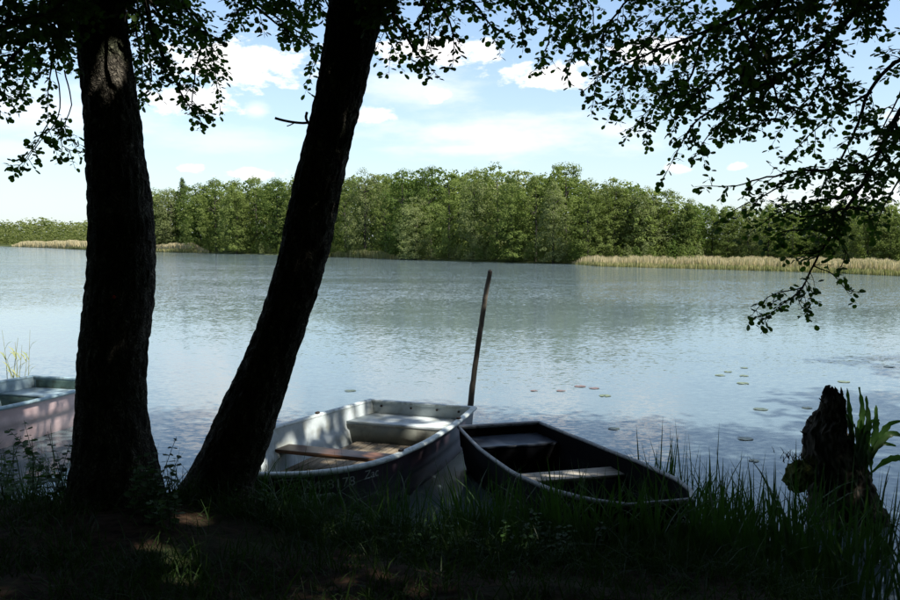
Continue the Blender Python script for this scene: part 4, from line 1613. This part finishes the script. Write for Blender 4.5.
PADS = [(720, 375.5, 13, 'pad', 'pale green lily pad, leftmost of the four clustered far out on the lake'),
        (728, 372, 11, 'pad', 'pale green lily pad behind the leftmost of the far cluster of four'),
        (744, 368, 10, 'pad', 'pale green lily pad farthest out, at the top of far cluster'),
        (744, 376, 12, 'pad', 'pale green lily pad on the right side of far cluster'),
        (743, 383.5, 16, 'pad', 'pale green lily pad nearest the bank in the far cluster'),
        (761, 409.5, 19, 'pad_dark', 'olive lily pad alone left of stump top'),
        (807, 408, 14, 'pad', 'pale lily pad just left of the stump top'),
        (745, 439, 20, 'pad_dark', 'dark lily pad halfway between black boat and stump'),
        (754, 461, 14, 'pad_dark', 'dark half sunken lily pad nearest the grass left of stump'),
        (534, 391, 10, 'pad_red', 'small reddish lily pad nearest the pole'),
        (561, 391, 12, 'pad_red', 'dark red lily pad with upturned edge behind black boat stern'),
        (580, 386.5, 16, 'pad_red', 'larger reddish lily pad farthest out behind the black boat'),
        (594, 388.5, 14, 'pad_red', 'reddish lily pad right of the larger one behind black boat'),
        (605, 396, 16, 'pad', 'yellow green lily pad right of the reddish ones'),
        (614, 429, 15, 'pad_dark', 'dark lily pad closest to the black boat'),
        (844, 382, 16, 'pad', 'faint pale lily pad straight above the stump top'),
        (889, 367, 14, 'pad', 'pale lily pad at the right edge of the lake'),
        (350, 391, 15, 'pad_dark', 'dark lily pad behind the grey boat stern')]
for i, (px, py, w, mk, lab) in enumerate(PADS):
    lily_pad(px, py, w, M[mk], lab, 'lily pads floating on the lake', i * 1.3)


# ------------------------------------------------------------------ grasses and herbs
def blades(P, H, Wd, lean, curl, seg=4):
    """ribbon blades: P (n,3) roots, H heights, Wd widths"""
    n = len(P)
    a = rng.uniform(0, 2 * math.pi, n)
    dirn = np.stack([np.cos(a), np.sin(a), 0 * a], 1)
    fa = rng.uniform(0, 2 * math.pi, n)
    side = np.stack([np.cos(fa), np.sin(fa), 0 * fa], 1)
    L = (lean * rng.uniform(.3, 1.3, n))[:, None]
    C = (curl * rng.uniform(0, 1.4, n) ** 1.6)[:, None]
    rows = []
    for k in range(seg + 1):
        t_ = k / seg
        c = P + dirn * (L * t_ + C * t_ ** 2.4) * H[:, None] + np.array([0, 0, 1.0]) * (t_ - .55 * C * t_ ** 3) * H[:, None]
        wk = Wd[:, None] * (1 - t_ ** 2.2) * .5 + .0006
        rows += [c - side * wk, c + side * wk]
    V = np.stack(rows, 1).reshape(-1, 3)
    base = (np.arange(n) * 2 * (seg + 1))[:, None, None]
    q = np.array([(2 * k, 2 * k + 1, 2 * k + 3, 2 * k + 2) for k in range(seg)])
    return V, (base + q[None]).reshape(-1, 4)


def stand(name, label, x0, x1, dy0, dy1, n, h0, h1, w0, w1, mat, lean=.12, curl=.35, clump=.5, seg=4, hfun=None):
    nc = max(4, int(n / 14))
    cx = rng.uniform(x0, x1, nc)
    cd = rng.uniform(dy0, dy1, nc)
    i = rng.integers(0, nc, n)
    loose = rng.uniform(0, 1, n) > clump
    x = np.where(loose, rng.uniform(x0, x1, n), cx[i] + rng.normal(0, .06, n))
    d = np.where(loose, rng.uniform(dy0, dy1, n), cd[i] + rng.normal(0, .06, n))
    y = shore_y(x) + d
    bare = (((x + 1.62) / .55) ** 2 + ((y - 5.25) / .55) ** 2 < 1) & (rng.uniform(0, 1, n) < .85)
    y = np.where(bare, y - 1.2, y)
    z = np.maximum(bank_z(x, y), -.25) - .03
    H = rng.uniform(h0, h1, n) * rng.uniform(.75, 1.0, n)
    if hfun is not None:
        H = H * hfun(x)
    V, Q = blades(np.stack([x, y, z], 1), H, rng.uniform(w0, w1, n), lean, curl, seg)
    o_ = link(name, mesh_np(name, V, Q), mat)
    tag(o_, label, 'grass', kind='stuff')


# blade-leaved sedge standing in the shallows, right
stand('tall_sedge', 'tall dark sedge blades in the shallows between black boat and stump', 1.75, 2.75, 0, 1.7, 620, .7, 1.3, .014, .034, M['sedge'], lean=.10, curl=.30, clump=.7, seg=6)
stand('tall_sedge', 'looser tall sedge blades in the water at the right edge', 2.75, 4.4, .3, 2.2, 420, .7, 1.25, .012, .030, M['sedge'], lean=.12, curl=.34, clump=.75, seg=6)
stand('tall_sedge', 'tall sedge blades in front of black boat', .1, 2.0, -.6, .25, 1250, .4, .95, .010, .026, M['sedge'], lean=.12, curl=.3, clump=.7, seg=6)
stand('tall_sedge', 'arching grass blades in front of grey boat', -1.75, .25, -.75, .1, 1100, .35, .8, .006, .014, M['sedge'], lean=.2, curl=.6, clump=.6, seg=6)
stand('tall_sedge', 'dark grass and stems at the water edge left of trunk', -4.6, -2.6, -.6, .5, 420, .4, .95, .007, .015, M['sedge'], lean=.12, curl=.3, clump=.6, seg=5)
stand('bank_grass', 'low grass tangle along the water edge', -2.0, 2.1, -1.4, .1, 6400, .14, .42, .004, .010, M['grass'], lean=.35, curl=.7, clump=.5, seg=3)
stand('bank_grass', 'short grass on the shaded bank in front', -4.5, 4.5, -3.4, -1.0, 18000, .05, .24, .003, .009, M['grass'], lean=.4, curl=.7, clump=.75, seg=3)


def herb(px, py, Y, h, n_st, label, lsize, spread=.12, seed=0, group=None, name='leafy_herb'):
    g = np.random.default_rng(seed + 900)
    base = atY(px, py, Y)
    zb = float(bank_z(base.x, base.y))
    e = empty(name, (base.x, base.y, zb))
    tag(e, label, 'plant', group)
    lf = Buf()
    for i in range(n_st):
        p0 = np.array([g.normal(0, spread), g.normal(0, spread), -.02])
        H = h * g.uniform(.55, 1.05)
        v = np.array([g.normal(0, .22), g.normal(0, .22), 1.0])
        t_ = np.linspace(0, 1, 6)[:, None]
        P = p0 + v * H * t_ + g.normal(size=3) * .08 * H * t_ ** 2
        st = Buf()
        tube(st, P, np.linspace(.004, .0015, 6), 4)
        link('stem', st.mesh('herb_stem', True), M['herb'], e)
        m = max(3, int(H / .05))
        for k in range(m):
            f = .2 + .8 * (k + .5) / m
            c = np.array([np.interp(f, t_[:, 0], P[:, q]) for q in range(3)])
            a = k * 1.57 + g.uniform(-.4, .4)
            for s_ in (0, math.pi):
                d = np.array([[math.cos(a + s_), math.sin(a + s_), g.uniform(-.3, .35)]])
                leaves(lf, c[None], d, np.array([[0, 0, 1.0]]) + g.normal(size=(1, 3)) * .3, [lsize * g.uniform(.6, 1.15) * (1.15 - .5 * f)])
    tag(link('foliage', lf.mesh('herb_foliage'), M['herb'], e), kind='stuff')


herb(156, 505, 5.55, .42, 11, 'bright leafy herb against the right foot of the upright trunk', .075, .09, 1)
herb(168, 520, 5.35, .25, 9, 'low leafy herb between the feet of the two trunks', .065, .10, 2)
herb(160, 470, 6.15, .16, 4, 'small sprig on the right flank of the upright trunk', .05, .05, 3)
herb(52, 530, 6.0, .62, 9, 'tall leafy herb just left of the upright trunk', .07, .14, 4)
herb(22, 520, 6.4, .62, 9, 'tall leafy herb at the left edge below the pink boat', .07, .16, 5)
herb(48, 505, 7.2, .50, 8, 'leafy herb at the water edge below the pink boat', .07, .16, 6)
herb(265, 520, 6.2, .35, 8, 'leafy herb at the right foot of the leaning trunk', .06, .12, 7)
herb(520, 585, 5.4, .28, 14, 'spreading leafy herb at the bottom centre', .055, .22, 8)
herb(560, 580, 5.5, .26, 12, 'spreading leafy herb below the black boat', .055, .2, 9)
herb(472, 575, 5.6, .26, 12, 'spreading leafy herb below the gap between boats', .055, .2, 10)
herb(880, 520, 7.0, .45, 8, 'leafy herb right of the stump foot', .08, .16, 11)

# pale reed stalks standing in the lake beyond the pink boat
def reed_clump():
    e = empty('reed_clump', tuple(atY(14, 384, 14.2)))
    tag(e, 'pale young reed stalks in the water beyond the pink boat', 'reeds')
    spec = [((12, 395), (15, 362), (18, 338), .012), ((8, 395), (6, 360), (2, 330), .009), ((17, 395), (17, 366), (15, 342), .012), ((28, 395), (29, 360), (30, 330), .008),
            ((22, 395), (26, 368), (27, 352), .008), ((14, 392), (9, 366), (3, 352), .010), ((16, 395), (20, 370), (22, 345), .009)]
    for i, (a, c, d, w) in enumerate(spec):
        pts = [atY(px, py, 14.2 + .1 * math.sin(i * 2)) for px, py in (a, c, d)]
        P = smooth_path(pts, .08)
        b_ = Buf()
        tube(b_, P, np.linspace(w * .8, w * .25, len(P)), 5)
        for k in range(3):
            f = .35 + .2 * k
            p = P[int(f * (len(P) - 1))]
            s_ = 1 if (i + k) % 2 else -1
            q = np.array([p, p + [s_ * .05, 0, .10], p + [s_ * .13, .01, .15]])
            sd = np.array([0, .012, .006])
            b_.add([q[0] - sd, q[0] + sd, q[1] + sd * 1.3, q[1] - sd * 1.3, q[2] + sd * .1, q[2] - sd * .1], [(0, 1, 2, 3), (3, 2, 4, 5)])
        o_ = link('stalk', b_.mesh('stalk'), M['palereed'], e)
        inv(e, o_)


reed_clump()

# small red paint dot on the bark of the upright trunk
i_ = int(np.argmin(np.abs(pathA[:, 2] - atY(114, 298, 5.8).z)))
bm = bmesh.new()
bmesh.ops.create_icosphere(bm, subdivisions=2, radius=1)
cdot = atY(114, 297, pathA[i_][1] - radA[i_] - .004)
for v in bm.verts:
    v.co = Vector((v.co.x * .011, v.co.y * .008, v.co.z * .013)) + cdot
me = bpy.data.meshes.new('paint_dot')
bm.to_mesh(me)
bm.free()
o = link('paint_dot', me, M['red'], treeA)
inv(treeA, o)
